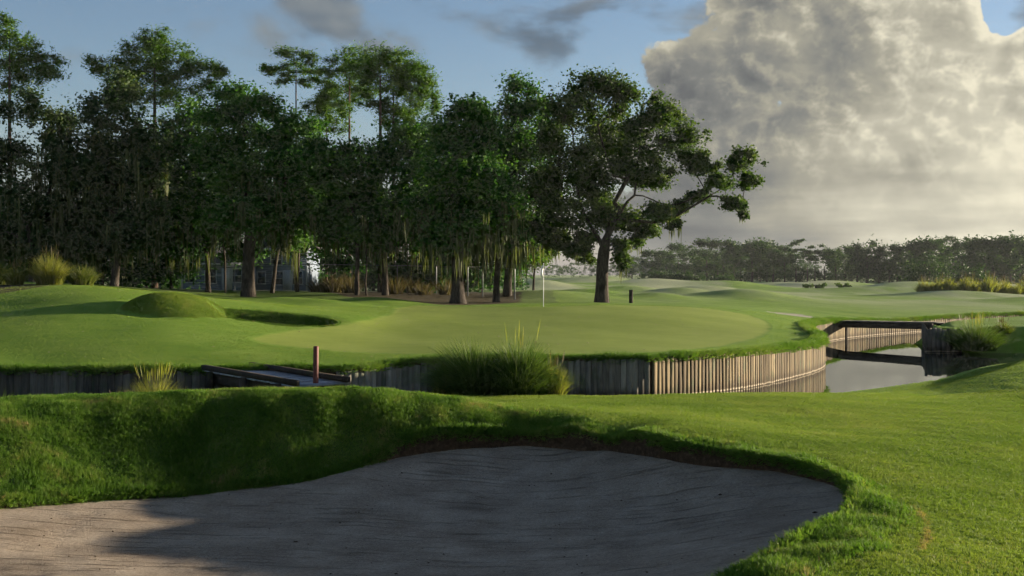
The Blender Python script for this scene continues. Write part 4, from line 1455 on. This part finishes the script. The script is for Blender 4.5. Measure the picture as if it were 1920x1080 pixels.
def tussock(name, label, loc, rad, h, n, mat, group=None, droop=.55, wid=.014, plume=None, n_plume=0, lean=(0, 0), cat='grass clump', tint=.5):
    V, Fq, Tt = [], [], []
    m = 5
    a = rng.uniform(0, 2 * math.pi, n)
    q = rng.uniform(0, 1, n) ** .6
    f = np.linspace(0, 1, m + 1)
    hh = h * rng.uniform(.62, 1.06, n) * (1 - .35 * q * q)
    out = rad * (.30 + .7 * q) * rng.uniform(.5, 1.2, n)
    bx = np.cos(a) * rad * .58 * q + rng.normal(0, .05 * rad, n); by = np.sin(a) * rad * .58 * q + rng.normal(0, .05 * rad, n)
    da = a + rng.normal(0, .35, n)
    for i in range(n):
        r = out[i] * f ** 1.7
        z = hh[i] * (f - droop * q[i] * .55 * f ** 3)
        px = bx[i] + np.cos(da[i]) * r + lean[0] * f ** 2; py = by[i] + np.sin(da[i]) * r + lean[1] * f ** 2
        sd = rng.uniform(0, math.pi)
        w = wid * (1 - f * .88) * rng.uniform(.7, 1.3)
        c, s = math.cos(sd), math.sin(sd)
        V.append(np.stack([np.column_stack([px - c * w, py - s * w, z]), np.column_stack([px + c * w, py + s * w, z])], 1).reshape(-1, 3))
        Tt.append(np.repeat(np.clip(tint + rng.normal(0, .2) + .15 * f, 0, 1), 2))
    V = np.vstack(V)
    k = np.arange(m) * 2
    quad = np.column_stack([k, k + 1, k + 3, k + 2])
    Fq = (quad[None] + (np.arange(n) * 2 * (m + 1))[:, None, None]).reshape(-1, 4)
    root = empty(name, loc)
    tag(root, label, cat, group)
    ob('blades', mesh_np('blades', V, Fq, M[mat], dict(tint=np.concatenate(Tt))), root)
    if n_plume:
        b = []; bf = []; bt = []
        n0 = 0
        for i in range(n_plume):
            an = rng.uniform(0, 6.28); rr = rad * rng.uniform(.1, .75)
            top = h * rng.uniform(1.0, 1.3)
            p0 = np.array([math.cos(an) * rad * .2, math.sin(an) * rad * .2, 0]); p1 = np.array([math.cos(an) * rr + lean[0], math.sin(an) * rr + lean[1], top])
            for (s0, s1, w0) in ((0, .72, .004), (.74, 1.0, .012)):
                qa = p0 + (p1 - p0) * s0; qb = p0 + (p1 - p0) * (s0 + s1) / 2; qc = p0 + (p1 - p0) * s1
                sd = np.array([math.cos(an + 1.5), math.sin(an + 1.5), 0])
                ww = (w0 * .6, w0, w0 * .25)
                for pt, w in zip((qa, qb, qc), ww):
                    b += [pt - sd * w, pt + sd * w]
                bf += [(n0, n0 + 1, n0 + 3, n0 + 2), (n0 + 2, n0 + 3, n0 + 5, n0 + 4)]
                bt += [np.clip(.6 + rng.normal(0, .2), 0, 1)] * 6
                n0 += 6
        ob('plumes', mesh_np('plumes', np.array(b), np.array(bf), M[plume], dict(tint=np.array(bt))), root)
    return root


M['tall'] = leaf_material('tall_grass', (.040, .062, .014), (.085, .115, .026), (.19, .19, .06), .4, .15)
M['tall_dark'] = leaf_material('tall_grass_dark', (.030, .062, .014), (.062, .115, .026), (.15, .20, .05), .35, .15)
M['tall_gold'] = leaf_material('tall_grass_gold', (.075, .10, .018), (.16, .18, .036), (.30, .27, .085), .45, .15)


def on_b(px, d, dz=0.0):
    x = X(px, d)
    return (x, d, max(hB(x, d), -.1) + dz)


def on_a(px, d, dz=0.0):
    x = X(px, d)
    return (x, d, hA(x, d) + dz)


tussock('grass_clump', 'left half of the big dark grass clump in front of the plank wall', (X(885, 28.2), 28.2, .42), 1.15, 1.62, 4600, 'tall_dark', None, .95, .012, None, 0, (-.22, 0))
tussock('grass_clump', 'right half of the big dark grass clump in front of the plank wall', (X(975, 28.1), 28.1, .42), 1.10, 1.68, 4600, 'tall_dark', None, .95, .012, 'tall_gold', 6, (.05, 0))
tussock('grass_clump', 'sunlit yellow-green grass tuft at the right end of the big dark clump', (X(1040, 28.0), 28.0, .42), .40, 1.0, 520, 'tall_gold', None, .5, .011, 'dry', 14)
tussock('grass_clump', 'small bright tuft at the left foot of the big dark grass clump', (X(832, 27.8), 27.8, .45), .36, .75, 380, 'tall_gold', None, .6, .010)
tussock('grass_clump', 'pale wispy grass clump behind the ridge left of the footbridge', on_b(290, 26.2, 0.0), .80, .95, 1000, 'tall_gold', None, .7, .009, 'tall_gold', 40)
tussock('grass_clump', 'dull dry grass clump on the shaded wall, left of the pale wispy clump', on_b(228, 26.9, 0.0), .60, .55, 600, 'tall_dark', None, .7, .010, 'dry', 10)
tussock('grass_clump', 'dark grass at the left picture edge in front of the shaded wall', on_b(-5, 25.2, 0.0), .45, .65, 350, 'tall_dark', None, .7, .010)
KG = 'tall grasses on the left knoll'
tussock('grass_clump', 'tallest golden grass clump on the left knoll', on_a(92, 55.0), .95, 1.65, 1300, 'tall_gold', KG, .5, .022, 'dry', 16)
tussock('grass_clump', 'green grass clump at the right end of the left knoll bed', on_a(155, 54.5), .75, 1.12, 900, 'tall', KG, .5, .020)
tussock('grass_clump', 'dry tan grass clump left of the tallest golden clump on the knoll', on_a(28, 54.5), .60, 1.05, 700, 'tall_gold', KG, .6, .020, 'dry', 20)
tussock('grass_clump', 'grass clump cut by the left picture edge on the knoll', on_a(-4, 55.5), .70, 1.25, 800, 'tall', KG, .5, .020)
tussock('grass_clump', 'large arching grass clump at the foot of the shaded spit on the right', (X(1828, 49.6), 49.6, .2), 1.5, 1.4, 1700, 'tall_dark', None, .8, .018, 'tall_gold', 50)
tussock('grass_clump', 'small pale-tipped grass clump on the shaded spit at the right edge', (X(1880, 51.2), 51.2, .85), .55, .62, 500, 'tall', None, .6, .015, 'dry', 30)
for i in range(17):
    px = 1728 + i * 13.5 + rng.uniform(-4, 4)
    d = 132 + rng.uniform(-5, 5)
    tussock('grass_clump', 'pale tall grass clump in the long row at the right edge of the far fairway', on_a(px, d), .85, rng.uniform(1.6, 2.3), 300, 'tall_gold', 'row of pale grasses on the far fairway', .5, .05, 'dry', 16)
for i in range(9):
    px = (596, 612, 628, 645, 655, 735, 770, 800, 835)[i]
    d = 82 + rng.uniform(-3, 5)
    tussock('dry_reeds', ('rusty dry reeds behind the chain-link fence left of the two close trunks' if px < 660 else 'dry brown reeds among the trunks behind the litter bed'), on_a(px + rng.uniform(-8, 8), d), 1.1, rng.uniform(.9, 1.8), 150, 'dry', 'dry reeds by the fence' if px < 660 else 'dry reeds behind the litter bed', .4, .03, None, 0, (0, 0), 'reeds')

# ------------------------------------------------------------------ chain-link fence and houses


def fence():
    pts = [(X(300, 88), 88), (X(440, 88), 88), (X(580, 86), 86), (X(660, 86), 86), (X(745, 86), 86), (X(818, 84), 84), (X(877, 80), 80), (X(905, 80), 80), (X(965, 77), 77)]
    base = empty('chain_link_fence', (*pts[2], hA(*pts[2])))
    tag(base, 'grey chain-link fence with steel posts running behind the trunks of the grove', 'fence')
    B = np.array(base.location)
    H = 2.15
    tops = []
    for x, y in pts:
        z = hA(x, y)
        o = MB().tube([(0, 0, -.3), (0, 0, H), (0, 0, H + .05)], [.045, .045, .03], 8).build('post', M['metal'], base, True)
        o.location = (x - B[0], y - B[1], z - B[2])
        tops.append(np.array([x, y, z]))
    wires = MB()
    for a, b in zip(tops[:-1], tops[1:]):
        MB().tube([a + (0, 0, H) - B, b + (0, 0, H) - B], [.025, .025], 6).build('top_rail', M['metal'], base, True)
        L = np.linalg.norm((b - a)[:2]); n = int(L / .16)
        for i in range(-int(H / .16), n):
            for sg in (0, 1):
                s0 = max(0, i * .16); s1 = min(L, i * .16 + H)
                if s1 <= s0: continue
                z0 = s0 - i * .16; z1 = s1 - i * .16
                if sg: z0, z1 = H - z0, H - z1
                p = a + (b - a) * s0 / L + (0, 0, z0) - B; q = a + (b - a) * s1 / L + (0, 0, z1) - B
                wires.v.append(np.array([p, p + (0, 0, .009), q + (0, 0, .009), q])); wires.q.append(np.array([[0, 1, 2, 3]]) + wires.n); wires.n += 4
    o = wires.build('wire_mesh', M['metal'], base)
    o['kind'] = 'stuff'


fence()


def house(label, px0, px1, d, wall_h, wins, roof_h, door=None, gable=None):
    x0, x1 = X(px0, d), X(px1, d)
    cx = (x0 + x1) / 2; W = x1 - x0; D = 7.0
    z = hA(cx, d) - .1
    base = empty('house', (cx, d, z))
    tag(base, label, 'house')
    wl = MB().box((0, D / 2, wall_h / 2), (W, D, wall_h)).build('wall', M['wall'], base)
    r = MB()
    v = np.array([(-W / 2 - .4, -.4, wall_h), (W / 2 + .4, -.4, wall_h), (W / 2 + .4, D + .4, wall_h), (-W / 2 - .4, D + .4, wall_h), (-W / 2 - .4, D / 2, wall_h + roof_h), (W / 2 + .4, D / 2, wall_h + roof_h)])
    v2 = v - np.array([0, 0, .16])
    VV = np.vstack([v, v2])
    fq = [np.array([(0, 1, 5, 4), (2, 3, 4, 5), (0, 6, 7, 1), (2, 8, 9, 3), (6, 9, 8, 7)]), np.array([(1, 2, 5), (3, 0, 4)])]
    ob('roof', mesh_np('roof', VV, fq, M['roof']), base)
    ob('fascia', MB().box((0, -.42, wall_h - .1), (W + .8, .05, .2)).mesh('fascia', M['trim']), base)
    for cxp in (-W / 2 + .06, W / 2 - .06):
        ob('corner_board', MB().box((cxp, -.02, wall_h / 2), (.14, .05, wall_h)).mesh('corner_board', M['trim']), base)
    for (fx, wz, ww, wh) in wins:
        xx = -W / 2 + W * fx
        f = MB()
        f.box((0, 0, wh / 2 + .05), (ww + .2, .07, .1)); f.box((0, 0, -wh / 2 - .05), (ww + .24, .09, .1))
        f.box((-ww / 2 - .05, 0, 0), (.1, .07, wh)); f.box((ww / 2 + .05, 0, 0), (.1, .07, wh)); f.box((0, .005, 0), (ww, .04, .05))
        fo = f.build('window', M['trim'], base); fo.location = (xx, -.035, wz)
        pn = MB().box((0, .02, 0), (ww, .02, wh)).build('pane', M['glass'], fo)
    if door:
        fx, dw, dh = door
        do = MB().box((0, 0, dh / 2), (dw, .06, dh)).build('door', M['trim'], base); do.location = (-W / 2 + W * fx, -.03, .1)
        MB().box((dw * .38, -.05, dh * .48), (.05, .06, .12)).build('handle', M['metal'], do)
    for k in range(int(wall_h / .22)):
        ob('siding_board', MB().box((0, -.006, .11 + k * .22), (W - .28, .012 + .004 * (k % 2), .19)).mesh('siding_board', M['wall']), base)
    return base


house('pale blue house with white trim seen low between the grove trunks, left one', 340, 462, 104, 2.7, [(.13, 1.5, .9, 1.2), (.45, 1.45, 1.0, 1.3), (.86, 1.5, .8, 1.2)], 1.7, (.70, .95, 2.1))
house('pale blue two-storey house seen between the leaning trunk and the fence post', 476, 576, 108, 4.3, [(.14, 1.4, .7, 1.1), (.42, 3.2, 1.0, 1.0), (.45, 1.35, .95, 1.2), (.82, 1.4, .9, 1.2), (.8, 3.2, .8, 1.0)], 1.6, (.63, .9, 2.05))

# ------------------------------------------------------------------ grass blades


def tuft_object(name, blades, h, spread, wid, mat, droop=.3, seg=2):
    V, Q = [], []
    n0 = 0
    for i in range(blades):
        a = rng.uniform(0, 6.28); q = rng.uniform(0, 1) ** .5
        bx, by = spread * q * math.cos(a), spread * q * math.sin(a)
        hh = h * rng.uniform(.6, 1.15)
        da = a + rng.normal(0, .8); o = droop * hh * rng.uniform(.3, 1.3)
        sd = rng.uniform(0, 3.14)
        c, s = math.cos(sd) * wid, math.sin(sd) * wid
        x1, y1 = bx + math.cos(da) * o * .35, by + math.sin(da) * o * .35
        x2, y2 = bx + math.cos(da) * o, by + math.sin(da) * o
        V += [(bx - c, by - s, -.01), (bx + c, by + s, -.01), (x1 + c * .8, y1 + s * .8, hh * .6), (x1 - c * .8, y1 - s * .8, hh * .6), (x2, y2, hh)]
        Q.append((n0, n0 + 1, n0 + 2, n0 + 3)); n0 += 5
    T3 = [(5 * i + 3, 5 * i + 2, 5 * i + 4) for i in range(blades)]
    me = mesh_np(name, np.array(V), [np.array(Q), np.array(T3)], mat)
    return bpy.data.objects.new(name, me)      # never linked to the scene: only a shape to scatter


def scatter(name, label, P, rot, scl, tint, proto, cat='grass'):
    me = bpy.data.meshes.new(name)
    me.vertices.add(len(P))
    me.vertices.foreach_set('co', np.asarray(P, np.float32).ravel())
    a = me.attributes.new('rot', 'FLOAT_VECTOR', 'POINT'); a.data.foreach_set('vector', np.asarray(rot, np.float32).ravel())
    a = me.attributes.new('scl', 'FLOAT', 'POINT'); a.data.foreach_set('value', np.asarray(scl, np.float32))
    a = me.attributes.new('tint', 'FLOAT', 'POINT'); a.data.foreach_set('value', np.asarray(tint, np.float32))
    o = ob(name, me)
    ng = bpy.data.node_groups.new(name, 'GeometryNodeTree')
    ng.interface.new_socket('Geometry', in_out='INPUT', socket_type='NodeSocketGeometry')
    ng.interface.new_socket('Geometry', in_out='OUTPUT', socket_type='NodeSocketGeometry')
    N = ng.nodes; Lk = ng.links
    gi = N.new('NodeGroupInput'); go = N.new('NodeGroupOutput')
    oi = N.new('GeometryNodeObjectInfo'); oi.inputs['Object'].default_value = proto
    iop = N.new('GeometryNodeInstanceOnPoints')
    r = N.new('GeometryNodeInputNamedAttribute'); r.data_type = 'FLOAT_VECTOR'; r.inputs['Name'].default_value = 'rot'
    s = N.new('GeometryNodeInputNamedAttribute'); s.data_type = 'FLOAT'; s.inputs['Name'].default_value = 'scl'
    Lk.new(gi.outputs[0], iop.inputs['Points']); Lk.new(oi.outputs['Geometry'], iop.inputs['Instance'])
    e2r = N.new('FunctionNodeEulerToRotation')
    Lk.new(r.outputs['Attribute'], e2r.inputs[0]); Lk.new(e2r.outputs[0], iop.inputs['Rotation'])
    Lk.new(s.outputs['Attribute'], iop.inputs['Scale'])
    Lk.new(iop.outputs[0], go.inputs[0])
    md = o.modifiers.new('scatter', 'NODES'); md.node_group = ng
    tag(o, label, cat, kind='stuff')
    return o


BM = blade_material('turf_blade', [(0, (.100, .172, .020)), (.5, (.160, .228, .034)), (.85, (.22, .272, .052)), (1.0, (.32, .25, .09))])
RM = blade_material('rough_blade', [(0, (.058, .13, .014)), (.45, (.112, .21, .026)), (.8, (.19, .26, .05)), (1.0, (.36, .27, .12))])
mown = tuft_object('mown_tuft', 9, .017, .035, .0022, BM, .6)
rough = tuft_object('rough_tuft', 13, .055, .055, .0030, RM, .8)
fringe = tuft_object('fringe_tuft', 14, .15, .07, .005, RM, 1.0)


def rand_pts(n, x0, x1, y0, y1):
    return rng.uniform(x0, x1, n), rng.uniform(y0, y1, n)


def visible(x, y, m=1.5):
    return np.abs(x) < y * 0.475 + m


# rough turf on the bunker slopes
x, y = rand_pts(420000, -11.5, 7.5, 9.0, 23.3)
k = visible(x, y); x, y = x[k], y[k]
rz = rough_zone(x, y); sb = sdf_poly(np.column_stack([x, y]), BUNK)
k = (rng.random(len(x)) < rz) & (sb < 0.02)
x, y, sb = x[k], y[k], sb[k]
z = HB(x, y)
n = len(x)
t = np.clip(.42 + .28 * vnoise(x, y, .7, 41) + .25 * vnoise(x, y, .22, 42) + rng.normal(0, .13, n), 0, 1)
sc = (.55 + .45 * rng.random(n)) * (1 + .35 * vnoise(x, y, .35, 43))
scatter('rough_grass', 'tufted rough turf on the bunker slopes', np.column_stack([x, y, z]), np.column_stack([rng.normal(0, .35, n), rng.normal(0, .35, n), rng.uniform(0, 6.28, n)]), sc, t, rough)
print('rough', n)

# mown turf of the near apron
x, y = rand_pts(900000, -9.5, 15.5, 9.0, 31.0)
k = visible(x, y, .8); x, y = x[k], y[k]
k = rng.random(len(x)) < np.clip(1.25 - y / 40, .35, 1); x, y = x[k], y[k]
P = np.column_stack([x, y])
dB, sg = seg_dist(P, BANK); s_land = -dB * sg
rz = rough_zone(x, y); sb = sdf_poly(P, BUNK)
k = (rng.random(len(x)) > rz) & (sb < 0) & (s_land > .25)
x, y = x[k], y[k]
z = HB(x, y); n = len(x)
dr, _ = seg_dist(np.column_stack([x, y]), np.array([(4.86, 13.3), (4.74, 12.6), (4.62, 12.2), (4.3, 11.4), (4.05, 10.9)]))
scrape = np.exp(-(dr / (.045 + .03 * vnoise(x, y, .3, 55))) ** 2)
t = np.clip(.6 * scrape + .48 + .22 * vnoise(x, y, 1.4, 51) + .12 * vnoise(x * .25, y, .5, 52) + rng.normal(0, .13, n), 0, 1)
scatter('mown_grass', 'short mown turf of the near apron beside the bunker', np.column_stack([x, y, z]), np.column_stack([rng.normal(0, .3, n), rng.normal(0, .3, n), rng.uniform(0, 6.28, n)]), .7 + .6 * rng.random(n), t, mown)
print('mown', n)

# mown turf of the right bank down to the water
x, y = rand_pts(90000, 8, 24, 29, 50)
k = visible(x, y, .5) & (y > 30.9 - .0 * x); x, y = x[k], y[k]
P = np.column_stack([x, y])
dB, sg = seg_dist(P, BANK); k = (-dB * sg > .3); x, y = x[k], y[k]; n = len(x)
scatter('bank_grass', 'short mown turf of the bank sloping to the water on the right', np.column_stack([x, y, HB(x, y)]), np.column_stack([rng.normal(0, .3, n), rng.normal(0, .3, n), rng.uniform(0, 6.28, n)]), .7 + .6 * rng.random(n), np.clip(.46 + .22 * vnoise(x, y, 1.6, 91) + rng.normal(0, .13, n), 0, 1), mown)

# overhanging turf along the tops of the plank walls and the soft edges of the water
PP, RR, SS, TT = [], [], [], []
L = AWALL[(AWALL[:, 0] > -18) & (AWALL[:, 0] < 46)]
seg = np.linalg.norm(np.diff(L, axis=0), axis=1); s = np.concatenate([[0], np.cumsum(seg)])
n = int(s[-1] * 130)
c = rng.uniform(0, s[-1], n)
px_, py_ = np.interp(c, s, L[:, 0]), np.interp(c, s, L[:, 1])
tx, ty = np.interp(c + .1, s, L[:, 0]) - px_, np.interp(c + .1, s, L[:, 1]) - py_
tl = np.hypot(tx, ty) + 1e-9; nx, ny = ty / tl, -tx / tl
o = rng.uniform(-.45, .09, n) ** 1
px_ += nx * o; py_ += ny * o
z = HA(px_ - nx * .12, py_ - ny * .12) - np.clip(o, 0, 1) * 1.0
lean = np.clip((o + .25) / .3, 0, 1) * 1.1
ang = np.arctan2(ny, nx)
# tilt about the axis along the wall so the blades hang over the planks
PP.append(np.column_stack([px_, py_, z])); RR.append(np.column_stack([np.zeros(n) + rng.normal(0, .3, n), lean + rng.normal(0, .25, n), ang + rng.normal(0, .4, n)]))
SS.append((.5 + .6 * rng.random(n)) * (1 + .3 * vnoise(c, c * 0, .8, 61))); TT.append(np.clip(.45 + .2 * vnoise(c, c * 0, 1.3, 62) + rng.normal(0, .12, n), 0, .92))
scatter('fringe_grass', 'ragged turf overhanging the tops of the plank walls', np.vstack(PP), np.vstack(RR), np.concatenate(SS), np.concatenate(TT), fringe)

# turf hanging over the cut edge of the bunker
Lb = np.vstack([BUNK, BUNK[:1]])
seg = np.linalg.norm(np.diff(Lb, axis=0), axis=1); s = np.concatenate([[0], np.cumsum(seg)])
n = int(s[-1] * 190)
c = rng.uniform(0, s[-1], n)
px_, py_ = np.interp(c, s, Lb[:, 0]), np.interp(c, s, Lb[:, 1])
k = (py_ > 9.5) & visible(px_, py_); c, px_, py_ = c[k], px_[k], py_[k]; n = len(c)
tx, ty = np.interp(c + .05, s, Lb[:, 0]) - px_, np.interp(c + .05, s, Lb[:, 1]) - py_
tl = np.hypot(tx, ty) + 1e-9
nx, ny = ty / tl, -tx / tl
test = inside(np.column_stack([px_ + nx * .1, py_ + ny * .1]), BUNK)
sgn = np.where(test, 1, -1); nx, ny = nx * sgn, ny * sgn
o = rng.uniform(-.14, .045, n)
px_ += nx * o; py_ += ny * o
z = HB(px_ - nx * .06, py_ - ny * .06) - np.clip(o, 0, 1) * 1.6
scatter('lip_grass', 'ragged turf hanging over the cut edge of the bunker', np.column_stack([px_, py_, z]), np.column_stack([rng.normal(0, .35, n), np.clip((o + .10) / .1, 0, 1) * 1.5 + rng.normal(0, .3, n), np.arctan2(ny, nx) + rng.normal(0, .45, n)]), (.7 + .7 * rng.random(n)) * (1 + .4 * vnoise(c, c * 0, .5, 64)), np.clip(.42 + .25 * vnoise(c, c * 0, .9, 63) + rng.normal(0, .14, n), 0, 1), rough)

# mown turf across the water
x, y = rand_pts(260000, -24, 19, 30.2, 60)
k = visible(x, y, .5); x, y = x[k], y[k]
P = np.column_stack([x, y])
k = (s_wall(P) > .3) & (sdf_poly(P, GREEN) < -.15) & (rng.random(len(x)) < np.clip(1.5 - y / 50, .25, 1)); x, y = x[k], y[k]
r2 = np.sqrt(((x - X(1492, 62)) / 1.7) ** 2 + ((y - 62) / 2.0) ** 2)
k = r2 > 1; x, y = x[k], y[k]; n = len(x)
t = np.clip(.45 + .22 * vnoise(x, y, 1.9, 81) + .15 * vnoise(x * .3, y, .7, 82) + rng.normal(0, .12, n), 0, 1)
scatter('fairway_grass', 'short mown turf round the putting green across the water', np.column_stack([x, y, HA(x, y)]), np.column_stack([rng.normal(0, .3, n), rng.normal(0, .3, n), rng.uniform(0, 6.28, n)]), (.6 + .5 * rng.random(n)), t, mown)
print('fairway', n)

# knob of rough turf and pot bunker rim beyond the water
x, y = rand_pts(70000, KNOB[0] - 2.2, POT[0] + 3.2, 40.0, 47.0)
q = np.sqrt(((x - KNOB[0]) / 2.15) ** 2 + ((y - KNOB[1]) / 2.3) ** 2)
rp = np.sqrt(((x - POT[0]) / 2.75) ** 2 + ((y - POT[1]) / 1.75) ** 2)
k = q < 1
xk, yk = x[k], y[k]; n = len(xk)
scatter('knob_grass', 'shaggy sunlit turf on the knob left of the green', np.column_stack([xk, yk, HA(xk, yk)]), np.column_stack([rng.normal(0, .4, n), rng.normal(0, .4, n), rng.uniform(0, 6.28, n)]), 1.0 + .8 * rng.random(n), np.clip(.52 + .25 * vnoise(xk, yk, .4, 72) + rng.normal(0, .15, n), 0, .95), mown)
k = (rp < 1.0) & (q > 1)
x, y = x[k], y[k]; n = len(x)
scatter('hollow_grass', 'shaggy turf in the hollow beside the knob left of the green', np.column_stack([x, y, HA(x, y)]), np.column_stack([rng.normal(0, .4, n), rng.normal(0, .4, n), rng.uniform(0, 6.28, n)]), .55 + .5 * rng.random(n), np.clip(.50 + .2 * vnoise(x, y, .5, 71) + rng.normal(0, .15, n), 0, 1), rough)

M['dry_leaf'] = plain('dry_leaf', (.30, .25, .16), .8, .1, .3, 9.0)
# crumbs and clippings on the sand, fallen leaves on the turf


def crumbs(name, label, P, size, flat, mat, cat):
    V, T3 = [], []
    for i, (p, r) in enumerate(zip(P, size)):
        o = np.array([(1, 0, 0), (0, 1, 0), (-1, 0, 0), (0, -1, 0), (0, 0, 1), (0, 0, -1)], float) * r * rng.uniform(.6, 1.3, (6, 3))
        o[:, 2] *= flat
        a = rng.uniform(0, 6.28)
        o = np.column_stack([o[:, 0] * math.cos(a) - o[:, 1] * math.sin(a), o[:, 0] * math.sin(a) + o[:, 1] * math.cos(a), o[:, 2]])
        V.append(o + p)
        T3 += [(6 * i + q, 6 * i + (q + 1) % 4, 6 * i + 4) for q in range(4)] + [(6 * i + (q + 1) % 4, 6 * i + q, 6 * i + 5) for q in range(4)]
    tag(ob(name, mesh_np(name, np.vstack(V), np.array(T3), mat)), label, cat, kind='stuff')


x, y = rand_pts(900, -8, 5, 11.5, 21)
k = (sdf_poly(np.column_stack([x, y]), BUNK) > .12); x, y = x[k][:230], y[k][:230]
crumbs('sand_crumbs', 'small dark crumbs and clippings lying on the bunker sand', np.column_stack([x, y, HS(x, y) + .004]), np.exp(rng.normal(-4.5, .45, len(x))), .5, M['soil'], 'debris')
x, y = rand_pts(160, -22, 8, 32, 50)
k = (s_wall(np.column_stack([x, y])) > .5); x, y = x[k], y[k]
crumbs('fallen_leaves', 'few pale fallen leaves scattered on the mown turf left of the green', np.column_stack([x, y, HA(x, y) + .015]), rng.uniform(.02, .045, len(x)), .3, M['dry_leaf'], 'leaves')

# ------------------------------------------------------------------ morning haze
hb = MB().box((0, 0, 0), (2600, 1400, 34))
hm, T = mat_new('haze')
pv = T.n('ShaderNodeVolumePrincipled')
pv.inputs['Color'].default_value = (.82, .86, .90, 1)
pv.inputs['Density'].default_value = HAZE
pv.inputs['Anisotropy'].default_value = 0.2
out = T.n('ShaderNodeOutputMaterial')
T.set(out.inputs['Volume'], pv.outputs[0])
ho = hb.build('haze', hm)
ho.location = (0, 600, 14.5)
tag(ho, 'thin morning haze over the course', 'haze', kind='stuff')
